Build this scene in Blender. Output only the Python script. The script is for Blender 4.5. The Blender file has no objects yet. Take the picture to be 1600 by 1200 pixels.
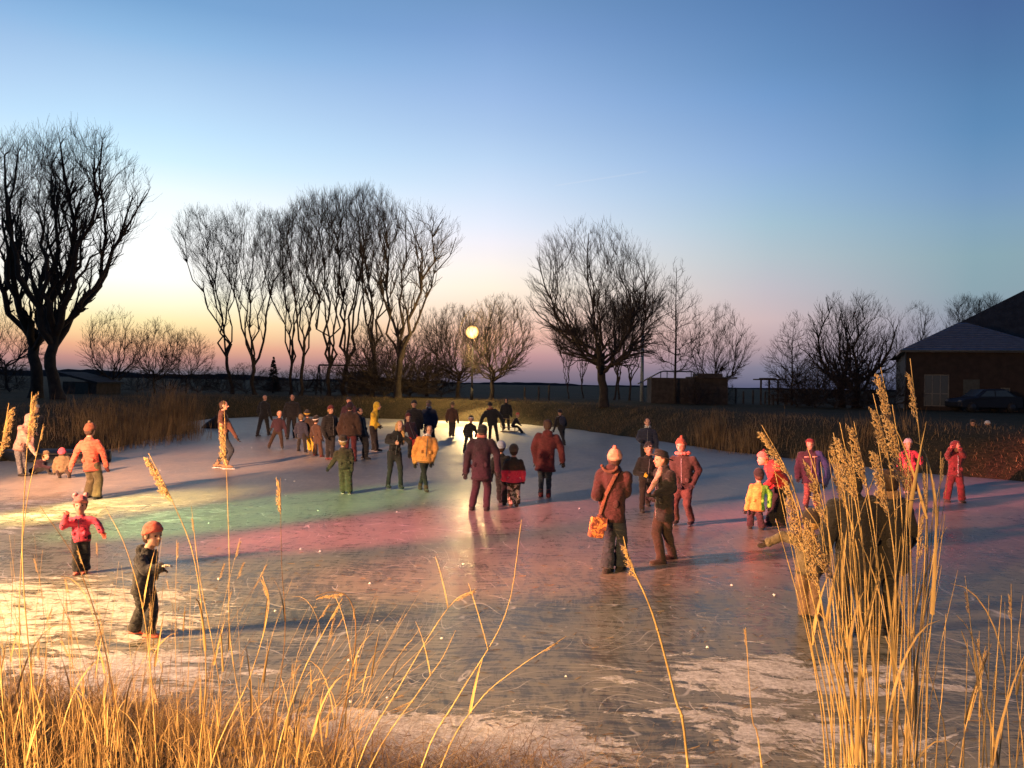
import bpy, math, random
import numpy as np
from mathutils import Vector, Matrix
random.seed(7)
rng = np.random.default_rng(11)
sc = bpy.context.scene
col = sc.collection
R = math.radians

# ------------------------------------------------------------------ camera
F = 1340.0
CAM = Vector((0.0, 0.0, 2.6))
ROLL = R(1.05)
cam_data = bpy.data.cameras.new("camera")
cam = bpy.data.objects.new("camera", cam_data)
col.objects.link(cam)
cam_data.sensor_width = 36.0
cam_data.lens = 36.0 * F / 1600.0
cam_data.clip_start = 0.05
cam_data.clip_end = 9000
CAM_M = (Matrix.Rotation(R(90 - 0.04), 3, 'X') @ Matrix.Rotation(ROLL, 3, 'Z'))
cam.matrix_world = Matrix.Translation(CAM) @ CAM_M.to_4x4()
sc.camera = cam

def ray(px, py):
    return CAM_M @ Vector(((px - 800) / F, -(py - 600) / F, -1.0))
def at(px, py, z=0.0):                 # where the sight line meets the level z
    r = ray(px, py)
    return CAM + r * ((z - CAM.z) / r.z)
def atd(px, py, y):                    # where the sight line reaches the distance y
    r = ray(px, py)
    return CAM + r * (y / r.y)

# ------------------------------------------------------------------ view
sc.view_settings.view_transform = 'Standard'
sc.view_settings.look = 'None'
sc.view_settings.exposure = 0.0
sc.view_settings.gamma = 1.0
sc.view_settings.use_curve_mapping = False
sc.cycles.max_bounces = 5
sc.cycles.transparent_max_bounces = 6
sc.cycles.use_denoising = True

def lin(c):
    out = []
    for v in c[:3]:
        v = v / 255.0
        out.append(v / 12.92 if v <= 0.04045 else ((v + 0.055) / 1.055) ** 2.4)
    return (out[0], out[1], out[2], 1.0)

# ------------------------------------------------------------------ node helper
class NT:
    def __init__(s, tree):
        s.t = tree
    def n(s, typ, **kw):
        nd = s.t.nodes.new(typ)
        for k, v in kw.items():
            setattr(nd, k, v)
        return nd
    def l(s, a, b):
        s.t.links.new(a, b)
    def m(s, op, a, b=None, clamp=False):
        nd = s.t.nodes.new('ShaderNodeMath'); nd.operation = op; nd.use_clamp = clamp
        for i, v in enumerate((a, b)):
            if v is None: continue
            if isinstance(v, (int, float)): nd.inputs[i].default_value = v
            else: s.l(v, nd.inputs[i])
        return nd.outputs[0]
    def ramp(s, fac, stops, interp='LINEAR'):
        nd = s.t.nodes.new('ShaderNodeValToRGB'); cr = nd.color_ramp; cr.interpolation = interp
        while len(cr.elements) > 1: cr.elements.remove(cr.elements[-1])
        cr.elements[0].position = stops[0][0]; cr.elements[0].color = stops[0][1]
        for p, c in stops[1:]:
            e = cr.elements.new(p); e.color = c
        s.l(fac, nd.inputs[0])
        return nd.outputs[0]
    def mix(s, fac, a, b, typ='MIX'):
        nd = s.t.nodes.new('ShaderNodeMix'); nd.data_type = 'RGBA'; nd.blend_type = typ
        if isinstance(fac, (int, float)): nd.inputs[0].default_value = fac
        else: s.l(fac, nd.inputs[0])
        for i, v in ((6, a), (7, b)):
            if isinstance(v, tuple): nd.inputs[i].default_value = v
            else: s.l(v, nd.inputs[i])
        return nd.outputs[2]
    def noise(s, vec, scale, detail=3, rough=.55, dist=0.0):
        nd = s.t.nodes.new('ShaderNodeTexNoise')
        nd.inputs['Scale'].default_value = scale; nd.inputs['Detail'].default_value = detail
        nd.inputs['Roughness'].default_value = rough; nd.inputs['Distortion'].default_value = dist
        if vec is not None: s.l(vec, nd.inputs['Vector'])
        return nd.outputs[0]
    def mapping(s, vec, scale=(1, 1, 1), rot=(0, 0, 0)):
        nd = s.t.nodes.new('ShaderNodeMapping')
        nd.inputs['Scale'].default_value = scale; nd.inputs['Rotation'].default_value = rot
        s.l(vec, nd.inputs['Vector'])
        return nd.outputs[0]
    def step(s, v, a, b):
        nd = s.t.nodes.new('ShaderNodeMapRange'); nd.interpolation_type = 'SMOOTHSTEP'
        nd.inputs['From Min'].default_value = a; nd.inputs['From Max'].default_value = b
        s.l(v, nd.inputs['Value'])
        return nd.outputs[0]

# ------------------------------------------------------------------ dusk sky (direction based, all round)
world = bpy.data.worlds.new("World"); sc.world = world; world.use_nodes = True
w = NT(world.node_tree); w.t.nodes.clear()
tc = w.n('ShaderNodeTexCoord'); sep = w.n('ShaderNodeSeparateXYZ'); w.l(tc.outputs['Generated'], sep.inputs[0])
X, Y, Z = sep.outputs
el = w.m('MULTIPLY', w.m('ARCSINE', Z), 180 / math.pi)
az = w.m('MULTIPLY', w.m('ARCTAN2', X, Y), 180 / math.pi)
daz = w.m('ABSOLUTE', w.m('SUBTRACT', az, -24.0))
daz = w.m('MINIMUM', daz, w.m('SUBTRACT', 360.0, daz))
elf = w.m('POWER', w.m('DIVIDE', w.m('MAXIMUM', el, 0.0), 90.0), 0.5)
def sky_ramp(stops):
    return w.ramp(elf, [((e / 90.0) ** .5, lin(c)) for e, c in stops])
skyA = sky_ramp([(0, (92, 92, 118)), (0.35, (120, 112, 122)), (1.14, (196, 136, 124)), (1.93, (238, 168, 120)), (2.72, (251, 207, 140)), (3.51, (255, 233, 168)), (4.69, (255, 251, 214)), (5.87, (255, 255, 246)), (7.43, (255, 255, 254)), (9.37, (248, 254, 255)), (11.28, (236, 250, 255)), (13.17, (202, 236, 253)), (15.03, (182, 221, 250)), (16.86, (168, 206, 241)), (18.65, (150, 191, 231)), (20.06, (128, 178, 224)), (22.13, (103, 157, 208)), (35, (62, 112, 172)), (90, (28, 58, 112))])
skyB = sky_ramp([(0.06, (108, 100, 118)), (0.78, (144, 118, 130)), (1.85, (198, 142, 142)), (3.35, (240, 181, 155)), (5.05, (251, 219, 193)), (6.32, (255, 237, 214)), (7.58, (252, 240, 230)), (9.25, (240, 236, 244)), (10.5, (224, 231, 248)), (12.55, (200, 220, 245)), (14.57, (176, 206, 239)), (16.55, (156, 190, 231)), (18.49, (140, 177, 225)), (20.39, (124, 165, 216)), (22.25, (108, 151, 206)), (24.06, (96, 142, 194)), (38, (58, 100, 160)), (90, (26, 52, 104))])
skyC = sky_ramp([(0.14, (90, 94, 126)), (1.28, (127, 124, 146)), (2.72, (182, 156, 162)), (4.35, (203, 178, 180)), (6.38, (190, 185, 194)), (8.39, (174, 190, 200)), (10.39, (156, 188, 206)), (12.36, (140, 178, 212)), (14.3, (126, 166, 213)), (16.2, (112, 155, 206)), (18.07, (96, 145, 200)), (19.91, (84, 134, 188)), (23.44, (68, 118, 174)), (38, (40, 80, 134)), (90, (22, 44, 90))])
skyD = sky_ramp([(0.27, (80, 88, 118)), (1.97, (128, 130, 155)), (4.22, (138, 150, 168)), (6.09, (132, 160, 172)), (7.94, (130, 163, 176)), (9.78, (120, 158, 184)), (11.6, (105, 147, 189)), (13.4, (90, 139, 185)), (15.17, (76, 130, 180)), (16.91, (70, 123, 174)), (18.62, (64, 114, 166)), (21.93, (56, 100, 156)), (38, (32, 66, 116)), (90, (18, 38, 80))])
c1 = w.mix(w.m('DIVIDE', w.m('SUBTRACT', daz, 2.0), 20.5, True), skyA, skyB)
c2 = w.mix(w.m('DIVIDE', w.m('SUBTRACT', daz, 22.5), 18.1, True), c1, skyC)
c2 = w.mix(w.m('DIVIDE', w.m('SUBTRACT', daz, 40.6), 11.6, True), c2, skyD)
dark = w.mix(1.0, skyD, (.42, .45, .5, 1), 'MULTIPLY')
c3 = w.mix(w.m('DIVIDE', w.m('SUBTRACT', daz, 52.0), 90.0, True), c2, dark)
# a faint vapour trail: a thin arc of the sky between two directions
d1 = ray(868, 290).normalized(); d2 = ray(1010, 268).normalized()
nrm = d1.cross(d2).normalized(); mid = (d1 + d2).normalized(); tang = nrm.cross(mid)
def dot(v):
    nd = w.n('ShaderNodeVectorMath', operation='DOT_PRODUCT'); w.l(tc.outputs['Generated'], nd.inputs[0]); nd.inputs[1].default_value = v
    return nd.outputs['Value']
off = w.m('ABSOLUTE', dot(nrm)); along = w.m('ADD', w.m('DIVIDE', dot(tang), (d1 - d2).length), 0.5, True)
side = w.step(w.m('ABSOLUTE', dot(tang)), .056, .045)
front = w.m('GREATER_THAN', dot(mid), 0.0)
trail = w.m('MULTIPLY', w.m('MULTIPLY', w.step(off, .0013, .0002), side), w.m('MULTIPLY', front, 0.10))
c4 = w.mix(trail, c3, lin((240, 235, 235)))
bg = w.n('ShaderNodeBackground'); hs = w.n('ShaderNodeHueSaturation'); hs.inputs['Saturation'].default_value = .90; hs.inputs['Value'].default_value = 1.0; w.l(c4, hs.inputs['Color']); w.l(hs.outputs[0], bg.inputs[0]); bg.inputs[1].default_value = 1.07
w.l(bg.outputs[0], w.n('ShaderNodeOutputWorld').inputs[0])

# ------------------------------------------------------------------ coloured floodlights of the ice party, on the mast by the bank
MAST = Vector((-13.5, 5.5, 0.0)); HEAD = 4.9
FLOODS = [  # target on the ice, full cone deg, watts, colour, blend
    ((3, 25, 0),     114, 24500, (1.0, .57, .31), .6),
    ((-5.1, 16.6, 0), 14.5, 22000, (.30, 1.0, .28), .75),
    ((-1.9, 15.4, 0), 13.5, 42000, (1.0, .11, .15), .8),
    ((-4.9, 9.5, 0),  25,  10000, (1.0, .50, .04), .7),
    ((-8.0, 17.0, 0), 12, 62000, (1.0, .70, .20), .8),
    ((-9.5, 25, 0),   22,  56000, (1.0, .42, .22), .8),
    ((4.0, 14.2, 0),  18,  36000, (1.0, .14, .13), .9),
    ((11.5, 22, 0),   11,  90000, (1.0, .18, .18), .9),
    ((-1.6, 10.6, 0), 11,  1500, (.45, .9, .35), .9),
]
POST = Vector((-6.5, -3.2, 0.0)); POST_H = 3.9
POST_FLOODS = [
    ((1.25, 2.1, 1.5), 24, 3300, (1.0, .57, .20), .7),
    ((-2.4, 5.2, .7),  44, 3500, (1.0, .56, .22), .8),
    ((1.6, 7.0, 0),    44, 12000, (1.0, .51, .16), .9),
]
head_spots = []; post_spots = []
def flood(p, tg, cone, watts, colr, bl, store):
    ld = bpy.data.lights.new("floodlight_beam", 'SPOT')
    ld.energy = watts; ld.color = colr; ld.spot_size = R(cone); ld.spot_blend = bl; ld.shadow_soft_size = .09
    ld.shadow_soft_size = .22 if cone < 60 else .9
    lo = bpy.data.objects.new("floodlight_beam", ld); col.objects.link(lo)
    d = (Vector(tg) - p).normalized(); lo.location = p + d * .16
    lo.rotation_euler = d.to_track_quat('-Z', 'Y').to_euler()
    store.append((p, d, colr))
for i, (tg, cone, watts, colr, bl) in enumerate(FLOODS):
    row, c_ = divmod(i, 6)
    flood(MAST + Vector((.2, (c_ - 2.5) * .30, HEAD - .42 * row)), tg, cone, watts, colr, bl, head_spots)
for i, (tg, cone, watts, colr, bl) in enumerate(POST_FLOODS):
    flood(POST + Vector((.15 + .1 * i, (i - 1) * .30, POST_H)), tg, cone, watts, colr, bl, post_spots)
# the lit street lamp beyond the pond
LAMP = atd(738, 519, 61.0)
ld = bpy.data.lights.new("lamp_light", 'POINT'); ld.energy = 24000; ld.color = (1.0, .66, .26); ld.shadow_soft_size = .3
lamp_light = bpy.data.objects.new("lamp_light", ld); col.objects.link(lamp_light); lamp_light.location = LAMP
ld = bpy.data.lights.new("lamp_downlight", 'SPOT'); ld.energy = 17000; ld.color = (1.0, .68, .28); ld.spot_size = R(66); ld.spot_blend = .7; ld.shadow_soft_size = .25
lamp_down = bpy.data.objects.new("lamp_downlight", ld); col.objects.link(lamp_down)
lamp_down.rotation_euler = Vector((.0, -.73, -.68)).to_track_quat('-Z', 'Y').to_euler()

# ------------------------------------------------------------------ materials
MATS = {}
def new_mat(name):
    m = bpy.data.materials.new(name); m.use_nodes = True
    t = NT(m.node_tree); t.t.nodes.clear()
    b = t.n('ShaderNodeBsdfPrincipled'); o = t.n('ShaderNodeOutputMaterial'); t.l(b.outputs[0], o.inputs[0])
    return m, t, b
def bump(t, b, h, strength=.4, dist=.01):
    nd = t.n('ShaderNodeBump'); nd.inputs['Strength'].default_value = strength; nd.inputs['Distance'].default_value = dist
    t.l(h, nd.inputs['Height']); t.l(nd.outputs[0], b.inputs['Normal'])
def basic(name, c, rough=.8, var=.25, scale=8.0, bstr=.3, bdist=.01, metal=0.0, c2=None, coords='Object'):
    if name in MATS: return MATS[name]
    m, t, b = new_mat(name)
    v = t.n('ShaderNodeTexCoord').outputs[coords]
    n = t.noise(v, scale, 4)
    ca = tuple(x * (1 - var) for x in c) + (1,); cb = (tuple(min(1, x * (1 + var)) for x in c) if c2 is None else c2) + (1,)
    t.l(t.mix(t.step(n, .3, .7), ca, cb), b.inputs['Base Color'])
    b.inputs['Roughness'].default_value = rough; b.inputs['Metallic'].default_value = metal
    n2 = t.noise(v, scale * 6, 3); bump(t, b, n2, bstr, bdist)
    MATS[name] = m; return m
def cloth(c, rough=.85, kind='plain', c2=None):
    key = ('cloth', tuple(c), kind, c2)
    if key in MATS: return MATS[key]
    m, t, b = new_mat('fabric')
    v = t.n('ShaderNodeTexCoord').outputs['Object']
    n = t.noise(v, 9, 4, .6)
    ca = tuple(x * .72 for x in c) + (1,); cb = tuple(min(1, x * 1.25) for x in c) + (1,)
    base = t.mix(t.step(n, .3, .7), ca, cb)
    if kind == 'dots':
        vo = t.n('ShaderNodeTexVoronoi'); vo.inputs['Scale'].default_value = 17; vo.inputs['Randomness'].default_value = .35; t.l(v, vo.inputs['Vector'])
        base = t.mix(t.step(vo.outputs['Distance'], .30, .22), base, tuple(c2) + (1,))
    elif kind == 'patches':
        vo = t.noise(v, 14, 2, .5, 1.0); base = t.mix(t.step(vo, .47, .53), base, tuple(c2) + (1,))
    elif kind == 'stripes':
        s = t.n('ShaderNodeSeparateXYZ'); t.l(v, s.inputs[0]); q = t.m('SINE', t.m('MULTIPLY', s.outputs[2], 130)); base = t.mix(t.step(q, -.1, .3), base, tuple(c2) + (1,))
    elif kind == 'lower':
        s = t.n('ShaderNodeSeparateXYZ'); t.l(v, s.inputs[0]); base = t.mix(t.step(t.m('ADD', s.outputs[2], t.m('MULTIPLY', n, .04)), .80, .76), base, tuple(c2) + (1,))
    elif kind == 'side':
        s = t.n('ShaderNodeSeparateXYZ'); t.l(v, s.inputs[0]); base = t.mix(t.step(s.outputs[0], .03, .08), base, tuple(c2) + (1,))
    t.l(base, b.inputs['Base Color']); b.inputs['Roughness'].default_value = rough
    b.inputs['Sheen Weight'].default_value = .15
    f = t.m('ADD', t.m('MULTIPLY', t.noise(t.mapping(v, (1, 1, 1.8)), 16, 3, .6, .6), 1.0), t.m('MULTIPLY', t.noise(v, 120, 2), .12))
    sz_ = t.n('ShaderNodeSeparateXYZ'); t.l(v, sz_.inputs[0])
    if kind in ('plain', 'dots', 'side') and (sum(c) * 977) % 1 > .45:
        f = t.m('ADD', f, t.m('MULTIPLY', t.m('POWER', t.m('ABSOLUTE', t.m('SINE', t.m('ADD', t.m('MULTIPLY', sz_.outputs[2], 42), t.m('MULTIPLY', n, 2.5)))), .5), .55))
    bump(t, b, f, .8, .035)
    MATS[key] = m; return m

# ------------------------------------------------------------------ mesh helpers
class MB:
    """collects closed primitives"""
    def __init__(s): s.v = []; s.f = []
    def add(s, vs, fs):
        o = len(s.v); s.v.extend([tuple(p) for p in vs]); s.f.extend([tuple(i + o for i in f) for f in fs])
    def box(s, a, b):
        x0, y0, z0 = a; x1, y1, z1 = b
        s.add([(x0, y0, z0), (x1, y0, z0), (x1, y1, z0), (x0, y1, z0), (x0, y0, z1), (x1, y0, z1), (x1, y1, z1), (x0, y1, z1)],
              [(3, 2, 1, 0), (4, 5, 6, 7), (0, 1, 5, 4), (1, 2, 6, 5), (2, 3, 7, 6), (3, 0, 4, 7)])
    def ball(s, c, r, ax=None, seg=10, rg=7):
        c = Vector(c); r = (r, r, r) if isinstance(r, (int, float)) else r
        ax = ax or (Vector((1, 0, 0)), Vector((0, 1, 0)), Vector((0, 0, 1)))
        vs = [c + ax[2] * r[2]]
        for i in range(1, rg):
            ph = math.pi * i / rg
            for j in range(seg):
                th = 2 * math.pi * j / seg
                vs.append(c + ax[0] * (r[0] * math.sin(ph) * math.cos(th)) + ax[1] * (r[1] * math.sin(ph) * math.sin(th)) + ax[2] * (r[2] * math.cos(ph)))
        vs.append(c - ax[2] * r[2]); fs = []
        for j in range(seg): fs.append((0, 1 + j, 1 + (j + 1) % seg))
        for i in range(rg - 2):
            for j in range(seg):
                a = 1 + i * seg + j; b = 1 + i * seg + (j + 1) % seg
                fs.append((a, a + seg, b + seg, b))
        L = len(vs) - 1; o = 1 + (rg - 2) * seg
        for j in range(seg): fs.append((L, o + (j + 1) % seg, o + j))
        s.add(vs, fs)
    def loft(s, rings, seg=14):
        """rings: (centre, u vector, v vector)"""
        vs = []; fs = []
        for c, u, v in rings:
            for j in range(seg):
                th = 2 * math.pi * j / seg
                vs.append(Vector(c) + u * math.cos(th) + v * math.sin(th))
        for i in range(len(rings) - 1):
            for j in range(seg):
                a = i * seg + j; b = i * seg + (j + 1) % seg
                fs.append((a, b, b + seg, a + seg))
        fs.append(tuple(range(seg - 1, -1, -1))); o = (len(rings) - 1) * seg; fs.append(tuple(range(o, o + seg)))
        s.add(vs, fs)
    def cone(s, a, b, ra, rb, seg=10):
        a = Vector(a); b = Vector(b); d = b - a
        if d.length < 1e-6: return
        d.normalize(); u = d.orthogonal().normalized(); v = d.cross(u)
        s.loft([(a, u * ra, v * ra), (b, u * rb, v * rb)], seg)
    def limb(s, pts, rad, seg=10):
        for i in range(len(pts) - 1):
            s.cone(pts[i], pts[i + 1], rad[i], rad[i + 1], seg)
        for p, r in zip(pts, rad): s.ball(p, r * 1.0, None, seg, 6)
    def tube(s, pts, rad, seg=6):
        pts = [Vector(p) for p in pts]; rings = []
        u = (pts[1] - pts[0]).orthogonal().normalized()
        for i, p in enumerate(pts):
            d = (pts[min(i + 1, len(pts) - 1)] - pts[max(i - 1, 0)]).normalized()
            u = (u - d * u.dot(d)).normalized(); v = d.cross(u)
            r = rad[i] if isinstance(rad, (list, tuple)) else rad
            rings.append((p, u * r, v * r))
        s.loft(rings, seg)
    def mesh(s, name, mat, smooth=True):
        me = bpy.data.meshes.new(name); me.from_pydata(s.v, [], s.f)
        if mat: me.materials.append(mat)
        if smooth: me.polygons.foreach_set('use_smooth', [True] * len(me.polygons))
        me.update(); return me
    def build(s, name, mat, parent=None, smooth=True, loc=None):
        return link(name, s.mesh(name, mat, smooth), parent, loc)
def link(name, me, parent=None, loc=None):
    o = bpy.data.objects.new(name, me); col.objects.link(o)
    if parent: o.parent = parent
    if loc is not None: o.location = loc
    return o
def tag(o, label=None, cat=None, group=None, kind=None):
    if label: o['label'] = label
    if cat: o['category'] = cat
    if group: o['group'] = group
    if kind: o['kind'] = kind
    return o
def empty(name, loc, label, cat, group=None):
    o = bpy.data.objects.new(name, None); col.objects.link(o); o.location = loc; o.empty_display_size = .2
    return tag(o, label, cat, group)
def np_mesh(name, V, Fq, mat, smooth=True):
    """V (n,3), Fq (m,k) numpy"""
    me = bpy.data.meshes.new(name); V = np.asarray(V, dtype=np.float32); Fq = np.asarray(Fq, dtype=np.int32)
    k = Fq.shape[1]; me.vertices.add(len(V)); me.vertices.foreach_set('co', V.ravel())
    me.loops.add(Fq.size); me.loops.foreach_set('vertex_index', Fq.ravel())
    me.polygons.add(len(Fq)); me.polygons.foreach_set('loop_start', np.arange(0, Fq.size, k, dtype=np.int32))
    if smooth: me.polygons.foreach_set('use_smooth', np.ones(len(Fq), dtype=bool))
    me.update(calc_edges=True); me.validate()
    if mat: me.materials.append(mat)
    return me

# ------------------------------------------------------------------ the pond outline and the land
POND = [(24.0, 17.5), (22, 11), (17, 7.0), (11, 5.5), (6, 4.9), (3, 4.9), (1.2, 5.1), (0.2, 5.6), (-0.9, 5.55), (-1.9, 6.0), (-2.9, 6.5), (-4.2, 6.9), (-7, 7.4), (-11, 9.2),
        (-16.5, 13), (-19, 19), (-16.6, 23.6), (-15.0, 25.6), (-14.2, 28.5), (-14.4, 31.5), (-14.9, 35), (-15.6, 40), (-18.6, 47), (-19.2, 54), (-16.4, 60.5), (-10.6, 59.5),
        (-4.3, 58), (0.8, 55), (3.6, 50.5), (6.1, 43), (8.7, 35), (11.0, 30.6), (12.9, 27.2), (15.5, 24.6), (20, 21.5)]
PA = np.array(POND)
def pond_sdf(x, y):
    x = np.asarray(x, float); y = np.asarray(y, float)
    best = np.full(x.shape, 1e18); inside = np.zeros(x.shape, bool)
    n = len(PA)
    for i in range(n):
        ax_, ay_ = PA[i]; bx_, by_ = PA[(i + 1) % n]
        ex, ey = bx_ - ax_, by_ - ay_
        t = np.clip(((x - ax_) * ex + (y - ay_) * ey) / (ex * ex + ey * ey), 0, 1)
        d = (x - ax_ - t * ex) ** 2 + (y - ay_ - t * ey) ** 2
        best = np.minimum(best, d)
        c = ((ay_ > y) != (by_ > y)) & (x < ex * (y - ay_) / (ey if ey != 0 else 1e-9) + ax_)
        inside ^= c
    d = np.sqrt(best)
    return np.where(inside, -d, d)
def wob(x, y):
    return (np.sin(x * 1.3 + y * .7) + np.sin(x * .6 - y * 1.9 + 1) + .5 * np.sin(x * 3.1 + 2) * np.sin(y * 2.7)) * .25
def land(x, y):
    x = np.asarray(x, float); y = np.asarray(y, float)
    sd = pond_sdf(x, y) + wob(x, y) * .35
    far = np.clip((y - 8) / 16, 0, 1)
    h = 1.02 + .33 * far
    s = np.clip(sd / (4.6 - 0.8 * far), 0, 1)
    z = h * (1 - (1 - s) ** 1.7)
    z = z + .05 * wob(x * 2.1, y * 2.1) * np.clip(sd / 1.5, 0, 1) * np.exp(-np.hypot(x, y) / 150)
    return np.where(sd < 0, np.maximum(-.35, sd * .5), z)
def land1(x, y): return float(land(np.array([x]), np.array([y]))[0])

xs = np.concatenate([-np.geomspace(5000, 45, 22), np.arange(-42, -8, .8), np.arange(-8, 9, .22), np.arange(9, 42, .8), np.geomspace(45, 5000, 22)])
ys = np.concatenate([-np.geomspace(4000, 12, 18), np.arange(-10, 1, .8), np.arange(1, 10, .2), np.arange(10, 75, .7), np.geomspace(78, 8000, 26)])
GX, GY = np.meshgrid(xs, ys, indexing='xy')
GZ = land(GX.ravel(), GY.ravel())
V = np.stack([GX.ravel(), GY.ravel(), GZ], 1)
nx, ny = len(xs), len(ys)
I, J = np.meshgrid(np.arange(nx - 1), np.arange(ny - 1))
a = (J * nx + I).ravel(); quads = np.stack([a, a + 1, a + 1 + nx, a + nx], 1)
m, t, b = new_mat('winter_meadow'); MATS['land'] = m
v = t.n('ShaderNodeTexCoord').outputs['Object']
n1 = t.noise(v, .35, 5, .6); n2 = t.noise(v, 7, 5, .7)
c = t.mix(t.step(n1, .35, .65), (.035, .038, .020, 1), (.075, .058, .030, 1))
c = t.mix(t.step(n2, .35, .7), c, (.10, .075, .040, 1))
sl = t.n('ShaderNodeSeparateXYZ'); t.l(v, sl.inputs[0])
rim = t.m('MULTIPLY', t.m('MULTIPLY', t.step(sl.outputs[2], .42, .12), t.step(sl.outputs[1], 8.5, 7.0)), t.step(t.noise(v, 3.5, 7, .7), .44, .52))
rim = t.m('MULTIPLY', rim, t.step(sl.outputs[0], -2.6, -1.2))
c = t.mix(rim, c, (.68, .66, .62, 1))
t.l(c, b.inputs['Base Color']); b.inputs['Roughness'].default_value = .95; b.inputs['Specular IOR Level'].default_value = .1
bump(t, b, n2, 1.0, .08)
ground = link('ground', np_mesh('ground', V, quads, m)); tag(ground, kind='structure', label='dark winter meadow and earth banks round the frozen pond')

# ------------------------------------------------------------------ ice
m, t, b = new_mat('skated_ice')
v = t.n('ShaderNodeTexCoord').outputs['Object']
sp = t.n('ShaderNodeSeparateXYZ'); t.l(v, sp.inputs[0])
warpn = t.n('ShaderNodeTexNoise'); warpn.inputs['Scale'].default_value = .5; warpn.inputs['Detail'].default_value = 2; t.l(v, warpn.inputs['Vector'])
wv = t.n('ShaderNodeVectorMath', operation='SCALE'); t.l(warpn.outputs['Color'], wv.inputs[0]); wv.inputs['Scale'].default_value = .9
av = t.n('ShaderNodeVectorMath', operation='ADD'); t.l(v, av.inputs[0]); t.l(wv.outputs[0], av.inputs[1]); av = av.outputs[0]
cloudy = t.noise(t.mapping(av, (1, .8, 1)), .55, 6, .62)
streak1 = t.noise(t.mapping(av, (1.2, 5.5, 1), (0, 0, R(12))), 2.2, 6, .7, .4)
streak2 = t.noise(t.mapping(av, (6.0, 1.0, 1), (0, 0, R(-62))), 1.7, 6, .72, .3)
streak3 = t.noise(t.mapping(av, (1.0, 9.0, 1), (0, 0, R(-20))), 3.0, 5, .7, .2)
fine = t.noise(v, 26, 5, .7)
scr = t.m('ADD', t.m('MULTIPLY', streak1, .4), t.m('ADD', t.m('MULTIPLY', streak2, .3), t.m('MULTIPLY', streak3, .3)))
frost = t.step(t.m('ADD', t.m('MULTIPLY', scr, .85), t.m('MULTIPLY', cloudy, .25)), .455, .62)
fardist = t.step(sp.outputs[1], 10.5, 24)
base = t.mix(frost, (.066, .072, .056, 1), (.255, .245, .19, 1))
base = t.mix(t.m('MULTIPLY', fardist, .75), base, t.mix(frost, (.34, .32, .27, 1), (.60, .56, .47, 1)))  # far ice painted paler and warmer, making up for floodlight that falls off there
# trampled snow and rime left lying on the ice near the bank
px_ = t.m('SUBTRACT', sp.outputs[0], 0)
edge = t.m('ADD', t.m('MULTIPLY', cloudy, .9), t.m('ADD', t.m('MULTIPLY', t.noise(t.mapping(av, (.8, 1.9, 1), (0, 0, R(10))), 2.6, 9, .72, .5), 1.9), -.55))
def blob(cx, cy, rx, ry, k):
    dx = t.m('DIVIDE', t.m('SUBTRACT', sp.outputs[0], cx), rx); dy = t.m('DIVIDE', t.m('SUBTRACT', sp.outputs[1], cy), ry)
    d = t.m('SQRT', t.m('ADD', t.m('MULTIPLY', dx, dx), t.m('MULTIPLY', dy, dy)))
    return t.m('MULTIPLY', t.step(d, 1.35, .35), k)
bl = [blob(-5.4, 9.4, 2.8, 1.9, .44), blob(-8.5, 16.5, 3.8, 2.6, .36), blob(2.9, 7.75, 2.3, .7, .47), blob(1.4, 6.5, 2.6, .8, .33), blob(-.6, 6.1, 2.1, .85, .60),
      blob(-4.0, 7.4, 2.2, 1.0, .42), blob(-1, 54, 9, 6, .4), blob(8, 28, 3, 2.5, .12)]
acc = bl[0]
for q in bl[1:]: acc = t.m('MAXIMUM', acc, q)
edge = t.m('ADD', edge, t.m('MULTIPLY', t.m('SUBTRACT', t.noise(t.mapping(av, (1, 1.6, 1)), 11, 5, .75), .5), .42))
snow = t.step(t.m('ADD', edge, acc), 1.19, 1.25)
base = t.mix(snow, base, t.mix(t.step(t.m('ADD', t.m('MULTIPLY', fine, .5), t.m('MULTIPLY', t.noise(t.mapping(av, (1, 1.8, 1)), 5.5, 7, .75), .5)), .38, .62), (.36, .345, .32, 1), (.80, .79, .77, 1)))
specks = t.n('ShaderNodeTexVoronoi'); specks.inputs['Scale'].default_value = 3.2; t.l(v, specks.inputs['Vector'])
spk = t.m('MULTIPLY', t.step(specks.outputs['Distance'], .055, .035), t.step(cloudy, .5, .6))
base = t.mix(spk, base, (.7, .7, .68, 1))
scrl = None
for k_, (sc_, rot_, fr_) in enumerate((((.16, .55, 1), 20, 46), ((.5, .13, 1), -35, 52), ((.3, .3, 1), 70, 60), ((.12, .9, 1), -8, 40))):
    nn = t.noise(t.mapping(v, sc_, (0, 0, R(rot_))), 1.0, 1.5, .4, .6); q_ = t.m('ABSOLUTE', t.m('SUBTRACT', t.m('FRACT', t.m('MULTIPLY', nn, fr_)), .5))
    mk = t.step(t.noise(t.mapping(v, (1, 1, 1), (0, 0, R(k_ * 50))), .9 + .2 * k_, 3), .50, .62)
    l_ = t.m('MULTIPLY', t.step(q_, .035, .008), mk); scrl = l_ if scrl is None else t.m('MAXIMUM', scrl, l_)
base = t.mix(t.m('MULTIPLY', scrl, .8), base, (.62, .60, .56, 1))
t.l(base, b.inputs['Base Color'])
rg = t.m('ADD', t.m('MULTIPLY', frost, .22), t.m('MULTIPLY', fine, .10))
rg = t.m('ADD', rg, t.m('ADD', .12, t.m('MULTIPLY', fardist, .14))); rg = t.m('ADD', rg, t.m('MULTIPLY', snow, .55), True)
t.l(rg, b.inputs['Roughness']); b.inputs['IOR'].default_value = 1.31; b.inputs['Specular IOR Level'].default_value = .25
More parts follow.
